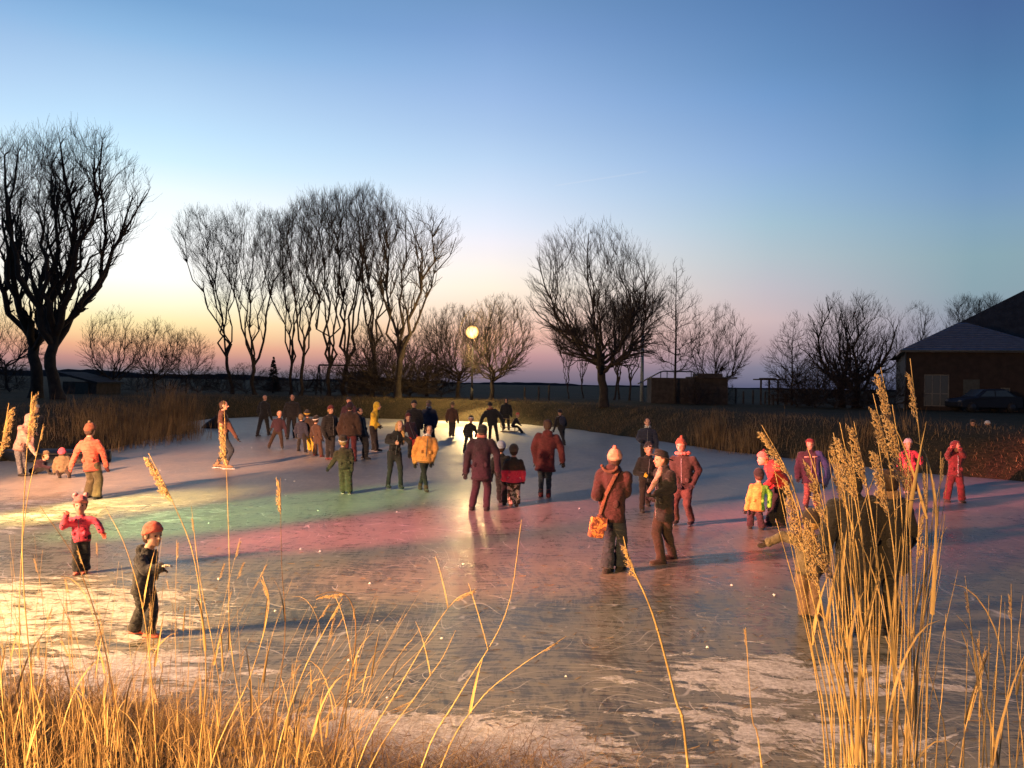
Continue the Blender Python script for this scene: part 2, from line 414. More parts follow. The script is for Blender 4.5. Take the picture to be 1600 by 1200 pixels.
hh = t.m('ADD', t.m('SUBTRACT', t.m('MULTIPLY', scr, .6), t.m('MULTIPLY', scrl, .25)), t.m('ADD', t.m('MULTIPLY', fine, .18), t.m('MULTIPLY', snow, t.m('ADD', .8, t.m('MULTIPLY', fine, 1.6)))))
bump(t, b, hh, .55, .012)
MATS['ice'] = m
gx = np.linspace(-26, 28, 28); gy = np.linspace(3, 66, 32)
IX, IY = np.meshgrid(gx, gy); vv = np.stack([IX.ravel(), IY.ravel(), np.zeros(IX.size)], 1)
I, J = np.meshgrid(np.arange(27), np.arange(31)); a = (J * 28 + I).ravel()
ice = link('ice', np_mesh('ice', vv, np.stack([a, a + 1, a + 29, a + 28], 1), m)); tag(ice, kind='structure', label='scratched grey ice of the frozen pond lit in coloured bands')

# ------------------------------------------------------------------ far land
m_far = basic('far_woods', (.030, .032, .034), .95, .2, .05)
hx = np.linspace(-900, 1000, 420)
hz = 3.2 + 1.6 * np.sin(hx * .011) + 1.2 * np.sin(hx * .05 + 1) + .9 * np.abs(np.sin(hx * .21)) + rng.random(420) * 1.1
hz = hz * np.where(hx < 60, 1.0, .62) * np.where((hx > -60) & (hx < 320), .45, 1.0)
vv = []; ff = []
for k, (x, z) in enumerate(zip(hx, hz)):
    vv += [(x, 760 + 30 * math.sin(x * .006), 0.5), (x, 762 + 30 * math.sin(x * .006), 1.2 + z), (x, 790 + 30 * math.sin(x * .006), 1.2 + z * .9), (x, 800 + 30 * math.sin(x * .006), .5)]
for k in range(len(hx) - 1):
    for q in range(3): o = k * 4 + q; ff.append((o, o + 4, o + 5, o + 1))
far = link('hills', np_mesh('hills', np.array(vv), np.array(ff), m_far, False)); tag(far, kind='structure', label='low dark line of distant woods on the horizon')

# ------------------------------------------------------------------ bare trees
m_bark = basic('bark', (.040, .030, .022), .9, .35, 3.0, .8, .03)
m_twig = basic('twigs', (.045, .032, .024), .9, .25, 2.0)
def tubes(P, Rr, sides):
    """P (n,k,3) polylines, Rr (n,k) radii -> verts, quads"""
    n, k, _ = P.shape
    D = P[:, -1] - P[:, 0]; D /= np.linalg.norm(D, axis=1, keepdims=True) + 1e-9
    ref = np.where(np.abs(D[:, 2:3]) > .8, np.array([[1., 0, 0]]), np.array([[0, 0, 1.]]))
    U = np.cross(D, ref); U /= np.linalg.norm(U, axis=1, keepdims=True) + 1e-9
    W_ = np.cross(D, U)
    th = np.arange(sides) * 2 * np.pi / sides
    ring = U[:, None, :] * np.cos(th)[None, :, None] + W_[:, None, :] * np.sin(th)[None, :, None]
    VV = P[:, :, None, :] + ring[:, None, :, :] * Rr[:, :, None, None]
    VV = VV.reshape(-1, 3)
    bi = (np.arange(n)[:, None, None] * k + np.arange(k - 1)[None, :, None]) * sides
    j = np.arange(sides)[None, None, :]; j2 = (j + 1) % sides
    Q = np.stack(np.broadcast_arrays(bi + j, bi + j2, bi + sides + j2, bi + sides + j), -1).reshape(-1, 4)
    return VV, Q
# crown outlines: (height fraction from crown foot to top, radius fraction)
CROWN = {
 'willow': dict(zb=.34, trunk=.24, r=.0235, n=(8, 56, 330, 1300), tw=2, prof=[(0, .30), (.25, .62), (.5, .92), (.68, 1), (.85, .80), (1, .35)], up=.85, t0=.7, clump=.11, top=.45),
 'fan': dict(zb=.38, trunk=.20, r=.0098, n=(5, 40, 250, 1000), tw=2, prof=[(0, .18), (.3, .48), (.6, .85), (.8, 1), (.93, .8), (1, .40)], up=1.15, t0=.7, clump=.10, top=.70),
 'dome': dict(zb=.24, trunk=.29, r=.024, n=(17, 120, 560, 1900), tw=2, prof=[(0, .62), (.15, .86), (.40, 1), (.65, .92), (.85, .68), (.95, .42), (1, .2)], up=.45, t0=.55, clump=.09, top=.1),
 'round': dict(zb=.20, trunk=.26, r=.019, n=(9, 48, 230, 800), tw=2, prof=[(0, .55), (.2, .88), (.45, 1), (.7, .82), (.9, .5), (1, .2)], up=.5, t0=.4, clump=.12, top=.1),
 'slim': dict(zb=.22, trunk=.93, r=.010, n=(24, 90, 260, 500), tw=1, prof=[(0, .65), (.25, 1), (.55, .75), (.8, .42), (1, .08)], up=.35, t0=.22, clump=.14, top=.0),
 'shrub': dict(zb=.05, trunk=.08, r=.018, n=(12, 60, 260, 700), tw=2, prof=[(0, .8), (.4, 1), (.75, .8), (1, .3)], up=.5, t0=.2, clump=.12, top=.1),
}
def bez(P0, C, P2, K, g, wob):
    t = np.linspace(0, 1, K + 1)[None, :, None]
    P = (1 - t) ** 2 * P0[:, None] + 2 * t * (1 - t) * C[:, None] + t ** 2 * P2[:, None]
    L = np.linalg.norm(P2 - P0, axis=1)
    nz = g.normal(size=P.shape) * wob * L[:, None, None]; nz[:, 0] = 0
    return P + nz
def tree_mesh(kind, seed, H, Wd, lean=0.0, rboost=1.0, skip=0):
    T = CROWN[kind]; g = np.random.default_rng(seed); zb = T['zb'] * H; Rw = Wd / 2
    pf = np.array(T['prof'])
    def rad(z): return np.interp((z - zb) / (H - zb), pf[:, 0], pf[:, 1]) * Rw
    def sample(n, cl=None, shell=False):
        out = []
        need = n
        while need > 0:
            z = zb + (H - zb) * g.random(need * 4) ** .85; r = rad(z)
            keep = g.random(len(z)) < (r / Rw) ** 1.6 + .02; z, r = z[keep], r[keep]
            th = g.random(len(z)) * 2 * np.pi; rr_ = r * (np.sqrt(g.random(len(z))) if not shell else g.uniform(.82, 1.0, len(z)))
            out.append(np.stack([rr_ * np.cos(th), rr_ * np.sin(th), z], 1)); need -= len(z)
        return np.concatenate(out)[:n]
    def clumpy(n, k, sd):
        c = sample(k); p = c[g.integers(0, k, n)] + g.normal(size=(n, 3)) * sd
        q = sample(n); m_ = g.random(n) < .35; p[m_] = q[m_]
        z = np.clip(p[:, 2], zb * .9, H); r = np.hypot(p[:, 0], p[:, 1]) + 1e-6; f = np.minimum(1, rad(z) * 1.04 / r); p[:, 0] *= f; p[:, 1] *= f; p[:, 2] = z
        return p
    K = 6; zt = np.linspace(0, T['trunk'] * H, K + 1); tp_ = np.zeros((1, K + 1, 3)); tp_[0, :, 2] = zt
    tp_[0, 1:, :2] = np.cumsum(g.normal(size=(K, 2)) * .006 * H, 0)
    r0 = T['r'] * H * rboost; tr = (np.linspace(1, .78 if kind != 'slim' else .12, K + 1) * r0)[None, :].copy(); tr[0, 0] *= 1.35
    # main limbs
    n1, n2, n3, n4 = T['n']
    if kind == 'slim':
        f = T['t0'] + (1 - T['t0']) * (np.arange(n1) + g.random(n1)) / n1; s_ = f * K; ii = np.minimum(s_.astype(int), K - 1); fr = (s_ - ii)[:, None]
        P0 = tp_[0, ii] * (1 - fr) + tp_[0, ii + 1] * fr; th = np.arange(n1) * 2.4 + g.random(n1); z2 = np.minimum(P0[:, 2] + .16 * (H - P0[:, 2]) + .05 * H, H * .99)
        rr_ = rad(np.clip(z2, zb, H)) * g.uniform(.75, 1.0, n1); T1 = np.stack([rr_ * np.cos(th), rr_ * np.sin(th), z2], 1); rb = np.interp(f, [0, 1], [r0 * .45, r0 * .10])
    else:
        T1 = sample(n1 * 6, shell=True); T1 = T1[T1[:, 2] > zb + (H - zb) * T['top']]
        pick = [0]
        while len(pick) < min(n1, len(T1)):
            d_ = np.min(np.linalg.norm(T1[:, None] - T1[pick][None], axis=2), axis=1); pick.append(int(np.argmax(d_)))
        T1 = T1[pick]; n1 = len(T1)
        f = T['t0'] + (1 - T['t0']) * g.random(n1); s_ = f * K; ii = np.minimum(s_.astype(int), K - 1); fr = (s_ - ii)[:, None]
        P0 = tp_[0, ii] * (1 - fr) + tp_[0, ii + 1] * fr; rb = np.full(n1, r0 * (.42 if n1 > 9 else .60)) * g.uniform(.75, 1.1, n1)
    D = T1 - P0; L = np.linalg.norm(D, axis=1, keepdims=True); hd = D.copy(); hd[:, 2] = 0; hd /= np.linalg.norm(hd, axis=1, keepdims=True) + 1e-6
    C = P0 + (hd * (1.0 if kind not in ('fan', 'willow') else .22 if kind == 'fan' else .75) + np.array([0, 0, T['up']])) / np.sqrt(1 + T['up'] ** 2) * L * .48
    K1 = 9; P = bez(P0, C, T1, K1, g, .018); Rr = rb[:, None] * np.linspace(1, .18, K1 + 1)[None, :]
    levels = [(tp_, tr), (P, Rr)]
    for lv, (n, K_, rmin, wob) in enumerate(((n2, 6, .016, .03), (n3, 4, .0095, .035), (n4, 3, .0062, .035))):
        X = []; TG = []; RD = []
        for (Pq, Rq) in levels[1:]:
            tg = np.gradient(Pq, axis=1); tg /= np.linalg.norm(tg, axis=2, keepdims=True) + 1e-9
            a_ = 2 if Pq.shape[1] > 8 else 1
            X.append(Pq[:, a_:].reshape(-1, 3)); TG.append(tg[:, a_:].reshape(-1, 3)); RD.append(Rq[:, a_:].reshape(-1))
        X = np.concatenate(X); TG = np.concatenate(TG); RD = np.concatenate(RD)
        TT = clumpy(n, max(8, n // (6 if lv == 0 else 9)), T['clump'] * Wd * (1, .8, .55)[lv])
        best = np.empty(n, int)
        for a0 in range(0, n, 400):
            t_ = TT[a0:a0 + 400]; V = t_[:, None] - X[None]; d_ = np.linalg.norm(V, axis=2) + 1e-6
            cs = (V * TG[None]).sum(2) / d_
            down = np.clip(-V[..., 2] / d_, 0, 1)
            ur = t_ - np.array([0, 0, zb * .8]); ur /= np.linalg.norm(ur, axis=1, keepdims=True) + 1e-9; rc = (V * ur[:, None]).sum(2) / d_
            cost = d_ * (1.35 - cs) * (1 + 1.0 * down) * (1 + (1.3 if kind in ('dome', 'round') else .7) * (1 - rc)) + np.where(d_ < (.30, .22, .16)[lv] * (1 + .03 * H), 5, 0); best[a0:a0 + 400] = cost.argmin(1)
        P0 = X[best]; tg = TG[best]; rp = RD[best]; D = TT - P0; L = np.linalg.norm(D, axis=1)
        mx = (.6, .30, .17)[lv] * H; k_ = np.minimum(1, mx / np.maximum(L, 1e-6)); TT = P0 + D * k_[:, None]; L = L * k_
        C = P0 + (tg * (.75, .45, .35)[lv] + D / (np.linalg.norm(D, axis=1, keepdims=True) + 1e-6) * (.4, .6, .7)[lv]) * (L * .5)[:, None]
        P = bez(P0, C, TT, K_, g, wob); rs = np.maximum(rp * .62, rmin); levels.append((P, rs[:, None] * np.linspace(1, .35, K_ + 1)[None, :]))
    # twigs
    Pq = levels[-1][0]; n = len(Pq); c = T['tw'] + 1
    ii = g.integers(1, Pq.shape[1], (n, c)); P0 = Pq[np.arange(n)[:, None], ii].reshape(-1, 3); tg = (Pq[:, -1] - Pq[:, 0]); tg /= np.linalg.norm(tg, axis=1, keepdims=True) + 1e-9
    tg = np.repeat(tg, c, 0); ur = P0 - np.array([0, 0, zb * .8]); ur /= np.linalg.norm(ur, axis=1, keepdims=True) + 1e-9; d_ = tg * .6 + ur * .75 + g.normal(size=tg.shape) * .33 + np.array([0, 0, .15]); d_ /= np.linalg.norm(d_, axis=1, keepdims=True)
    ln = g.uniform(.018, .055, len(P0)) * H; E = P0 + d_ * ln[:, None]; E2 = P0 + d_ * ln[:, None] * .5 + g.normal(size=d_.shape) * ln[:, None] * .08
    levels.append((np.stack([P0, E2, E], 1), np.full((len(P0), 3), .0065) * np.array([[1, .8, .5]])))
    out = []
    for P, Rr in levels:
        P = P.copy(); P[..., 0] += lean * H * (np.clip(P[..., 2] / H, 0, 1) ** 1.15); out.append((P, Rr))
    v0, q0 = tubes(out[0][0], out[0][1], 8)
    vs, qs, off = [], [], 0
    for i, (P, Rr) in enumerate(out[1:]):
        a_, b_ = tubes(P, Rr, (6, 4, 3, 3, 3)[i]); vs.append(a_); qs.append(b_ + off); off += len(a_)
    return np_mesh('trunk', v0, q0, m_bark), np_mesh('crown', np.concatenate(vs), np.concatenate(qs), m_twig)
def put_tree(name, label, px, ybase, ytop, wpx, d, kind, seed, lean_px=0, cat='tree', group=None, rboost=1.0, skip=0):
    b_ = atd(px, ybase, d); x = b_.x; z = land1(x, d)
    top = atd(px, ytop, d).z; H = top - z; Wd = wpx * d / F
    tm, cm = tree_mesh(kind, seed, H, Wd, lean_px * d / F / H, rboost, skip)
    o = empty(name, (x, d, z), label, cat, group)
    link('trunk' if cat == 'tree' else 'stem', tm, o); link('crown' if cat == 'tree' else 'branches', cm, o)
    return o
TREES = [
 ('bare_willow_tree', 'huge old bare willow, the one nearest the left edge of the field', 56, 612, 205, 185, 46, 'willow', 3, -6, 1.0),
 ('bare_willow_tree', 'huge bare willow with a long limb reaching right, second thick trunk from the left', 92, 612, 200, 225, 44, 'willow', 8, 22, 1.0),
 ('bare_tree', 'small crooked bare tree just right of the two huge willows', 175, 592, 478, 112, 62, 'round', 12, 4, .8),
 ('bare_tree', 'small spreading bare tree between the crooked one and the tall fan shaped row', 242, 590, 495, 95, 64, 'round', 14, 0, .7),
 ('bare_tree', 'thin low bare tree left of the leaning tall tree', 292, 590, 512, 90, 66, 'round', 15, 0, .5),
 ('tall_bare_tree', 'tall bare tree leaning far left, first of the tall row', 363, 592, 328, 95, 68, 'fan', 21, -48, 1.1),
 ('tall_bare_tree', 'tall bare tree forking into several upright stems, second of the tall row', 399, 593, 330, 115, 67, 'fan', 22, -8, 1.2),
 ('tall_bare_tree', 'slender tall bare tree leaning slightly left, third of the tall row', 455, 593, 335, 84, 69, 'fan', 23, -22, .9),
 ('tall_bare_tree', 'tall bare tree bending right beside the dense middle of the row', 470, 593, 312, 92, 66, 'fan', 24, 12, 1.0),
 ('tall_bare_tree', 'tall bare tree with dark dense top in the middle of the row', 514, 594, 302, 100, 67, 'fan', 25, -14, 1.1),
 ('tall_bare_tree', 'tallest bare tree of the row, just right of its dense middle', 539, 595, 296, 90, 70, 'fan', 26, 8, 1.2),
 ('tall_bare_tree', 'tall thin bare tree with narrow crown left of the widest one', 581, 596, 296, 84, 68, 'fan', 27, -6, 1.1),
 ('tall_bare_tree', 'thick trunked wide bare tree at the right end of the tall row', 622, 600, 326, 150, 64, 'fan', 29, 12, 2.0),
 ('round_bare_tree', 'round bare tree left of the lit street lamp', 716, 606, 478, 120, 70, 'dome', 31, -6, .9),
 ('round_bare_tree', 'round bare tree right of the lit street lamp', 768, 612, 462, 128, 62, 'dome', 33, 10, .9),
 ('domed_bare_tree', 'large domed bare tree on the bank behind the middle of the pond', 943, 640, 348, 236, 53, 'dome', 42, -24, 1.05),
 ('slender_bare_tree', 'thin bare tree under the left side of the large domed tree', 889, 606, 505, 60, 74, 'fan', 43, -4, .9),
 ('slender_bare_tree', 'bare tree right behind the trunk of the large domed tree', 960, 606, 462, 76, 72, 'fan', 44, 8, 1.0),
 ('slender_bare_tree', 'bare tree leaning right among the thin group beside the domed tree', 984, 607, 452, 80, 71, 'fan', 45, 16, 1.0),
 ('slender_bare_tree', 'thin dark bare tree left of the grey pole', 968, 607, 470, 56, 76, 'fan', 46, -2, 1.0),
 ('slender_bare_tree', 'thin straight bare tree between domed tree and grey pole, partly hidden', 912, 606, 500, 44, 78, 'fan', 47, 2, 1.0),
 ('open_bare_tree', 'tall airy bare tree with a straight stem above the play hut', 1055, 604, 402, 112, 61, 'slim', 51, 2, 1.0),
 ('bare_tree', 'broad bare tree behind the right end of the play hut', 1118, 606, 476, 118, 66, 'round', 52, 6, .8),
 ('open_bare_tree', 'small airy bare tree standing alone right of the picnic shelter', 1238, 607, 488, 100, 64, 'slim', 54, 0, 1.2),
 ('twin_bare_tree', 'dense dark bare tree, left one of the twin trunks near the house', 1315, 612, 460, 122, 60, 'round', 55, -12, 1.5),
 ('twin_bare_tree', 'dense dark bare tree, right one of the twin trunks near the house', 1338, 612, 456, 122, 59, 'round', 56, 10, 1.6),
 ('bare_tree', 'bare tree behind the left corner of the house', 1432, 612, 474, 105, 78, 'round', 57, 0, .9),
 ('bare_tree', 'pale bare tree top rising over the house roof, left one', 1508, 612, 463, 62, 96, 'fan', 58, 0, .9),
 ('bare_tree', 'pale bare tree top rising over the house roof, right one', 1545, 612, 462, 50, 96, 'fan', 59, 0, .9),
 ('bare_tree', 'low spreading bare tree at the left edge beyond the willows', 12, 590, 462, 150, 72, 'round', 61, -10, .8),
 ('bare_tree', 'small bare tree between the row end and the lamp', 668, 604, 482, 90, 74, 'round', 62, 0, .7),
 ('bare_tree', 'small bare tree inside the thicket under the tall row', 574, 597, 495, 70, 76, 'round', 63, 0, .7),
]
for (nm, lb, px, yb, yt, wp, d, kd, sd, ln, rb) in TREES:
    if kd == 'fan' and wp > 70: wp *= 1.15
    put_tree(nm, lb, px, yb, yt, wp, d, kd, sd, ln, 'tree', None, rb)
# shrubs: three meshes shared by every copy
shrub_me = [tree_mesh('shrub', 90 + k, 2.6, 4.6, 0) for k in range(3)]
SHR = [(345, 72, .9), (385, 70, 1.0), (425, 74, .9), (470, 71, 1.0), (515, 72, 1.1), (560, 69, 1.25), (600, 66, 2.0), (618, 70, 2.0), (640, 68, 1.7), (665, 73, 1.3), (690, 72, 1.1),
       (1245, 58, 1.0), (1275, 57, 1.2), (1305, 56, 1.2), (1350, 57, 1.2), (1385, 58, 1.2), (1265, 62, 1.5), (155, 66, .6), (215, 68, .7), (265, 69, .8), (310, 70, .8), (15, 60, .9), (1120, 64, .8), (1090, 60, .7)]
SHL = ['at the foot of the tall tree leaning far left', 'between the two left trees of the tall row', 'beside the little pointed evergreen', 'under the third and fourth trees of the tall row', 'under the dense middle of the tall row',
  'below the swing beam', 'left of the thick wide tree at the row end', 'at the base of the thick wide tree', 'just right of the thick wide tree', 'low between the thicket and the lamp', 'left of the street lamp tree trunks',
  'between the lone airy tree and the twin trees', 'left of the twin trees', 'at the feet of the left twin tree', 'at the feet of the right twin tree', 'against the left wall of the pavilion', 'tall and loose beside the lone airy tree', 'right of the second huge willow',
  'under the small spreading tree', 'under the thin low tree', 'in the gap before the tall row', 'at the left edge beyond the willows', 'behind the right end of the play hut', 'behind the middle of the play huts']
for k, (px, d, s_) in enumerate(SHR):
    b_ = atd(px, 600, d); x = b_.x; z = land1(x, d)
    o = empty('shrub', (x, d, z), 'dark leafless shrub ' + SHL[k], 'shrub', 'leafless shrubs along the field edge')
    o.scale = (s_, s_, s_ * .95); o.rotation_euler = (0, 0, k * 1.3)
    link('stem', shrub_me[k % 3][0], o); link('branches', shrub_me[k % 3][1], o)
# small spruce in front of the horizon
b_ = atd(427, 592, 80); z0 = land1(b_.x, 80)
sprH = atd(427, 557, 80).z - z0
mb = MB(); mb.cone((0, 0, -.2), (0, 0, sprH), .10, .02, 7)
o = empty('spruce_tree', (b_.x, 80, z0), 'small dark pointed evergreen under the tall bare trees', 'tree'); mb.build('trunk', m_bark, o)
mb = MB(); rr_ = random.Random(4)
for q in range(240):
    h = rr_.random() ** 1.3; zz = .25 + (sprH - .3) * h; rad = (1 - h) * .95 + .08; th = rr_.random() * 6.28
    tip = Vector((math.cos(th) * rad, math.sin(th) * rad, zz - .25 * rad)); a0 = Vector((0, 0, zz)); sd_ = Vector((-math.sin(th), math.cos(th), 0)) * (.10 + .14 * rad)
    mid = (a0 + tip) / 2 + Vector((0, 0, .05))
    mb.add([a0, mid + sd_, tip, mid - sd_, mid - Vector((0, 0, .08))], [(0, 1, 2, 3), (0, 4, 1), (1, 4, 2), (2, 4, 3), (3, 4, 0)])
mb.build('crown', basic('needles', (.018, .030, .018), .9), o, False)

# ------------------------------------------------------------------ street lamp with its pole
m_metal = basic('grey_metal', (.22, .23, .24), .5, .15, 5, .1, .005, .6)
mg, tg_, bg_ = new_mat('lamp_glow'); bg_.inputs['Base Color'].default_value = (1, .9, .7, 1)

lw = tg_.n('ShaderNodeLayerWeight'); lw.inputs[0].default_value = .5
tg_.l(tg_.ramp(lw.outputs['Facing'], [(0, (1, .93, .50, 1)), (.3, (1, .82, .32, 1)), (.55, (1, .52, .10, 1)), (.85, (.55, .22, .03, 1)), (1, (.25, .10, .02, 1))]), bg_.inputs['Emission Color']); bg_.inputs['Emission Strength'].default_value = 1.9
gz = land1(LAMP.x, LAMP.y)
o = empty('street_lamp', (LAMP.x, LAMP.y, gz), 'lit street lamp glowing yellow on a pole between two round bare trees', 'street lamp')
h = LAMP.z - gz
mb = MB(); mb.cone((0, .9, -.3), (0, .9, h - .35), .085, .05, 12); mb.cone((0, .9, 0), (0, .9, .9), .12, .10, 12); mb.build('pole', basic('dark_pole', (.03, .03, .03), .6), o)
mb = MB(); mb.tube([(0, .9, h - .4), (0, .88, h + .1), (0, .6, h + .45), (0, .15, h + .52), (0, 0, h + .42)], .03, 8); mb.build('arm', basic('dark_pole', (.03, .03, .03), .6), o)
mb = MB(); mb.ball((0, 0, 0), .46, None, 20, 14); globe = mb.build('globe', mg, o, True, (0, 0, h))
lamp_light.location = (0, 0, h); lamp_light.parent = o; lamp_light.data.shadow_soft_size = .50
lamp_down.location = (0, -.62, h - .30); lamp_down.parent = o
# floodlight mast
o = empty('floodlight_mast', MAST, 'steel mast carrying two rows of coloured floodlights beside the pond', 'light mast')
mg_ = land1(MAST.x, MAST.y); o.location.z = mg_
mb = MB(); mb.cone((0, 0, -.3), (0, 0, HEAD + .3 - mg_), .07, .05, 12); mb.build('pole', m_metal, o)
for row in range(2):
    mb = MB(); mb.box((-.03, -1.05, HEAD - .42 * row - .03 - mg_), (.03, 1.05, HEAD - .42 * row + .03 - mg_)); mb.build('crossbar', m_metal, o, False)
m_black = basic('black_housing', (.02, .02, .022), .5)
pg_ = land1(POST.x, POST.y)
o2 = empty('floodlight_post', (POST.x, POST.y, pg_), 'shorter steel post with three warm floodlights behind the near bank', 'light post')
mb = MB(); mb.cone((0, 0, -.3), (0, 0, POST_H + .2 - pg_), .06, .045, 12); mb.build('pole', m_metal, o2)
mb = MB(); mb.box((-.03, -.6, POST_H - .03 - pg_), (.03, .6, POST_H + .03 - pg_)); mb.build('crossbar', m_metal, o2, False)
for p, d, c, o, org in [(a_, b_, c_, o, MAST + Vector((0, 0, mg_))) for a_, b_, c_ in head_spots] + [(a_, b_, c_, o2, POST + Vector((0, 0, pg_))) for a_, b_, c_ in post_spots]:
    u = d.orthogonal().normalized(); v_ = d.cross(u); c0 = p - org; mb = MB()
    mb.loft([(c0 - d * .16, u * .07, v_ * .07), (c0 - d * .02, u * .11, v_ * .11), (c0 + d * .10, u * .12, v_ * .12)], 14)
    f_ = mb.build('lamp_head', m_black, o)
    gm, gt, gb = new_mat('coloured_lens'); gb.inputs['Base Color'].default_value = c + (1,); gb.inputs['Emission Color'].default_value = c + (1,); gb.inputs['Emission Strength'].default_value = 3
    mb = MB(); mb.loft([(c0 + d * .101, u * .10, v_ * .10), (c0 + d * .115, u * .09, v_ * .09)], 14); mb.build('lens', gm, f_)

# ------------------------------------------------------------------ house and pavilion on the right
m_roof = basic('slate_roof', (.085, .108, .150), .45, .15, 3.0, .2)
m_thatch = basic('dark_thatch', (.035, .036, .038), .95, .3, 2.0, .6, .05)
m_brick = basic('brown_brick', (.030, .019, .013), .85, .3, 2.5, .3)
m_frame = basic('window_frame', (.10, .11, .11), .5)
mgl, tgl, bgl = new_mat('dark_glass'); bgl.inputs['Base Color'].default_value = (.05, .07, .08, 1); bgl.inputs['Roughness'].default_value = .25; bgl.inputs['Specular IOR Level'].default_value = .5
D0 = 57.0
c = atd(1396, 600, D0); hx0 = c.x + .45; hz0 = land1(hx0, D0); eave = atd(1396, 546, D0).z; x1 = hx0 + 9.3
o = empty('pavilion', (hx0, D0, hz0), 'low brown brick pavilion with a blue grey hipped roof left of the big barn', 'building'); o.rotation_euler = (0, 0, R(-22))
W_, Dp, EH = x1 - hx0, 8.0, eave - hz0
mb = MB()
wins = [(1.45, 2.95, .25, 2.35), (5.9, 6.45, .9, 1.55)]
segs = [(0.35, 1.45, -.3, EH), (1.45, 2.95, -.3, .25), (1.45, 2.95, 2.35, EH), (2.95, 5.9, -.3, EH), (5.9, 6.45, -.3, .9), (5.9, 6.45, 1.55, EH), (6.45, W_ - .35, -.3, EH)]
for (xa, xb, za, zb) in segs: mb.box((xa, .35, za), (xb, .60, zb))
mb.box((.35, .60, -.3), (.6, Dp - .35, EH)); mb.box((W_ - .6, .60, -.3), (W_ - .35, Dp - .35, EH)); mb.box((.6, Dp - .6, -.3), (W_ - .6, Dp - .35, EH))
mb.build('wall', m_brick, o, False)
apex = atd(1478, 507, D0 + 4).z - hz0
mb = MB(); mb.add([(0, 0, EH), (W_, 0, EH), (W_, Dp, EH), (0, Dp, EH), (W_ * .40, Dp * .5, apex), (W_ * .46, Dp * .5, apex), (0, 0, EH - .16), (W_, 0, EH - .16), (W_, Dp, EH - .16), (0, Dp, EH - .16)],
   [(0, 1, 5, 4), (1, 2, 5), (2, 3, 4, 5), (3, 0, 4), (6, 7, 1, 0), (7, 8, 2, 1), (8, 9, 3, 2), (9, 6, 0, 3), (9, 8, 7, 6)])
mb.build('roof', m_roof, o, False)
for q in range(1, 15):
    f_ = q / 15; mb = MB(); x0_, x1_ = W_ * .40 * f_, W_ + (W_ * .46 - W_) * f_; y_, z_ = Dp * .5 * f_, EH + (apex - EH) * f_
    mb.box((x0_ + .03, y_ - .02, z_ - .01), (x1_ - .03, y_ + .03, z_ + .035)); mb.build('roof_course', m_roof, o, False)
mb = MB(); mb.tube([(-.05, -.07, EH - .06), (W_ + .05, -.07, EH - .06)], .06, 8); mb.build('gutter', m_frame, o)
mb = MB(); mb.tube([(.30, .28, EH - .15), (.30, .28, -.1)], .045, 8); mb.build('drainpipe', m_frame, o)
for wi, (xa, xb, za, zb) in enumerate(wins):
    nb = 3 if wi == 0 else 1; mb = MB()
    mb.box((xa, .42, za), (xb, .50, za + .07)); mb.box((xa, .42, zb - .07), (xb, .50, zb))
    for q in range(nb + 1):
        xx = xa + (xb - xa - .07) * q / nb; mb.box((xx, .42, za + .07), (xx + .07, .50, zb - .07))
    if nb == 3:
        for q in range(nb): x_ = xa + (xb - xa - .07) * q / nb + .07; mb.box((x_, .42, 1.05), (x_ + (xb - xa - .07) / nb - .07, .50, 1.12))
    wf = mb.build('window', m_frame, o, False)
    for q in range(nb):
        x_ = xa + (xb - xa - .07) * q / nb + .07; x2_ = x_ + (xb - xa - .07) / nb - .07; mb = MB()
        mb.box((x_, .452, za + .07), (x2_, .462, zb - .07)); mb.build('pane', mgl, wf, False)
mb = MB(); mb.box((3.75, .30, -.1), (4.7, .348, 2.05)); dd_ = mb.build('door', basic('dark_green_door', (.03, .04, .035), .6), o, False)
mb = MB(); mb.ball((4.6, .28, 1.0), .035); mb.build('handle', m_metal, dd_)
# the big barn
D1 = 67.0; pa = atd(1400, 553, D1); pb = atd(1700, 366, D1 + 7); bz = land1(pa.x + 10, D1)
o = empty('barn', (pa.x, D1, bz), 'tall dark barn whose long steep roof rises out of the right edge', 'building'); o.rotation_euler = (0, 0, R(-22))
rx = pb.x - pa.x; rz = pb.z - bz; ez = pa.z - bz
mb = MB(); mb.box((.6, .6, -.3), (34, 15.4, ez - .02)); mb.build('wall', m_brick, o, False)
mb = MB(); mb.add([(0, 0, ez), (36, 0, ez), (36, 16, ez), (0, 16, ez), (rx, 8, rz), (36, 8, rz)], [(0, 1, 5, 4), (1, 2, 5), (2, 3, 4, 5), (3, 0, 4), (3, 2, 1, 0)]); rf = mb.build('roof', m_thatch, o, False)
mb = MB(); mb.box((rx + 3, 7.6, rz - .5), (rx + 3.8, 8.4, rz + .9)); mb.build('chimney', m_brick, rf, False)
mb = MB(); k_ = (rz - ez) / 8.0
mb.add([(11.2, 2.4, ez + 2.4 * k_ + .06), (12.3, 2.4, ez + 2.4 * k_ + .06), (12.3, 3.2, ez + 3.2 * k_ + .06), (11.2, 3.2, ez + 3.2 * k_ + .06), (11.2, 2.4, ez + 2.4 * k_ - .1), (12.3, 2.4, ez + 2.4 * k_ - .1), (12.3, 3.2, ez + 3.2 * k_ - .1), (11.2, 3.2, ez + 3.2 * k_ - .1)],
       [(0, 1, 2, 3), (4, 5, 1, 0), (5, 6, 2, 1), (6, 7, 3, 2), (7, 4, 0, 3)]); mb.build('skylight', mgl, rf, False)

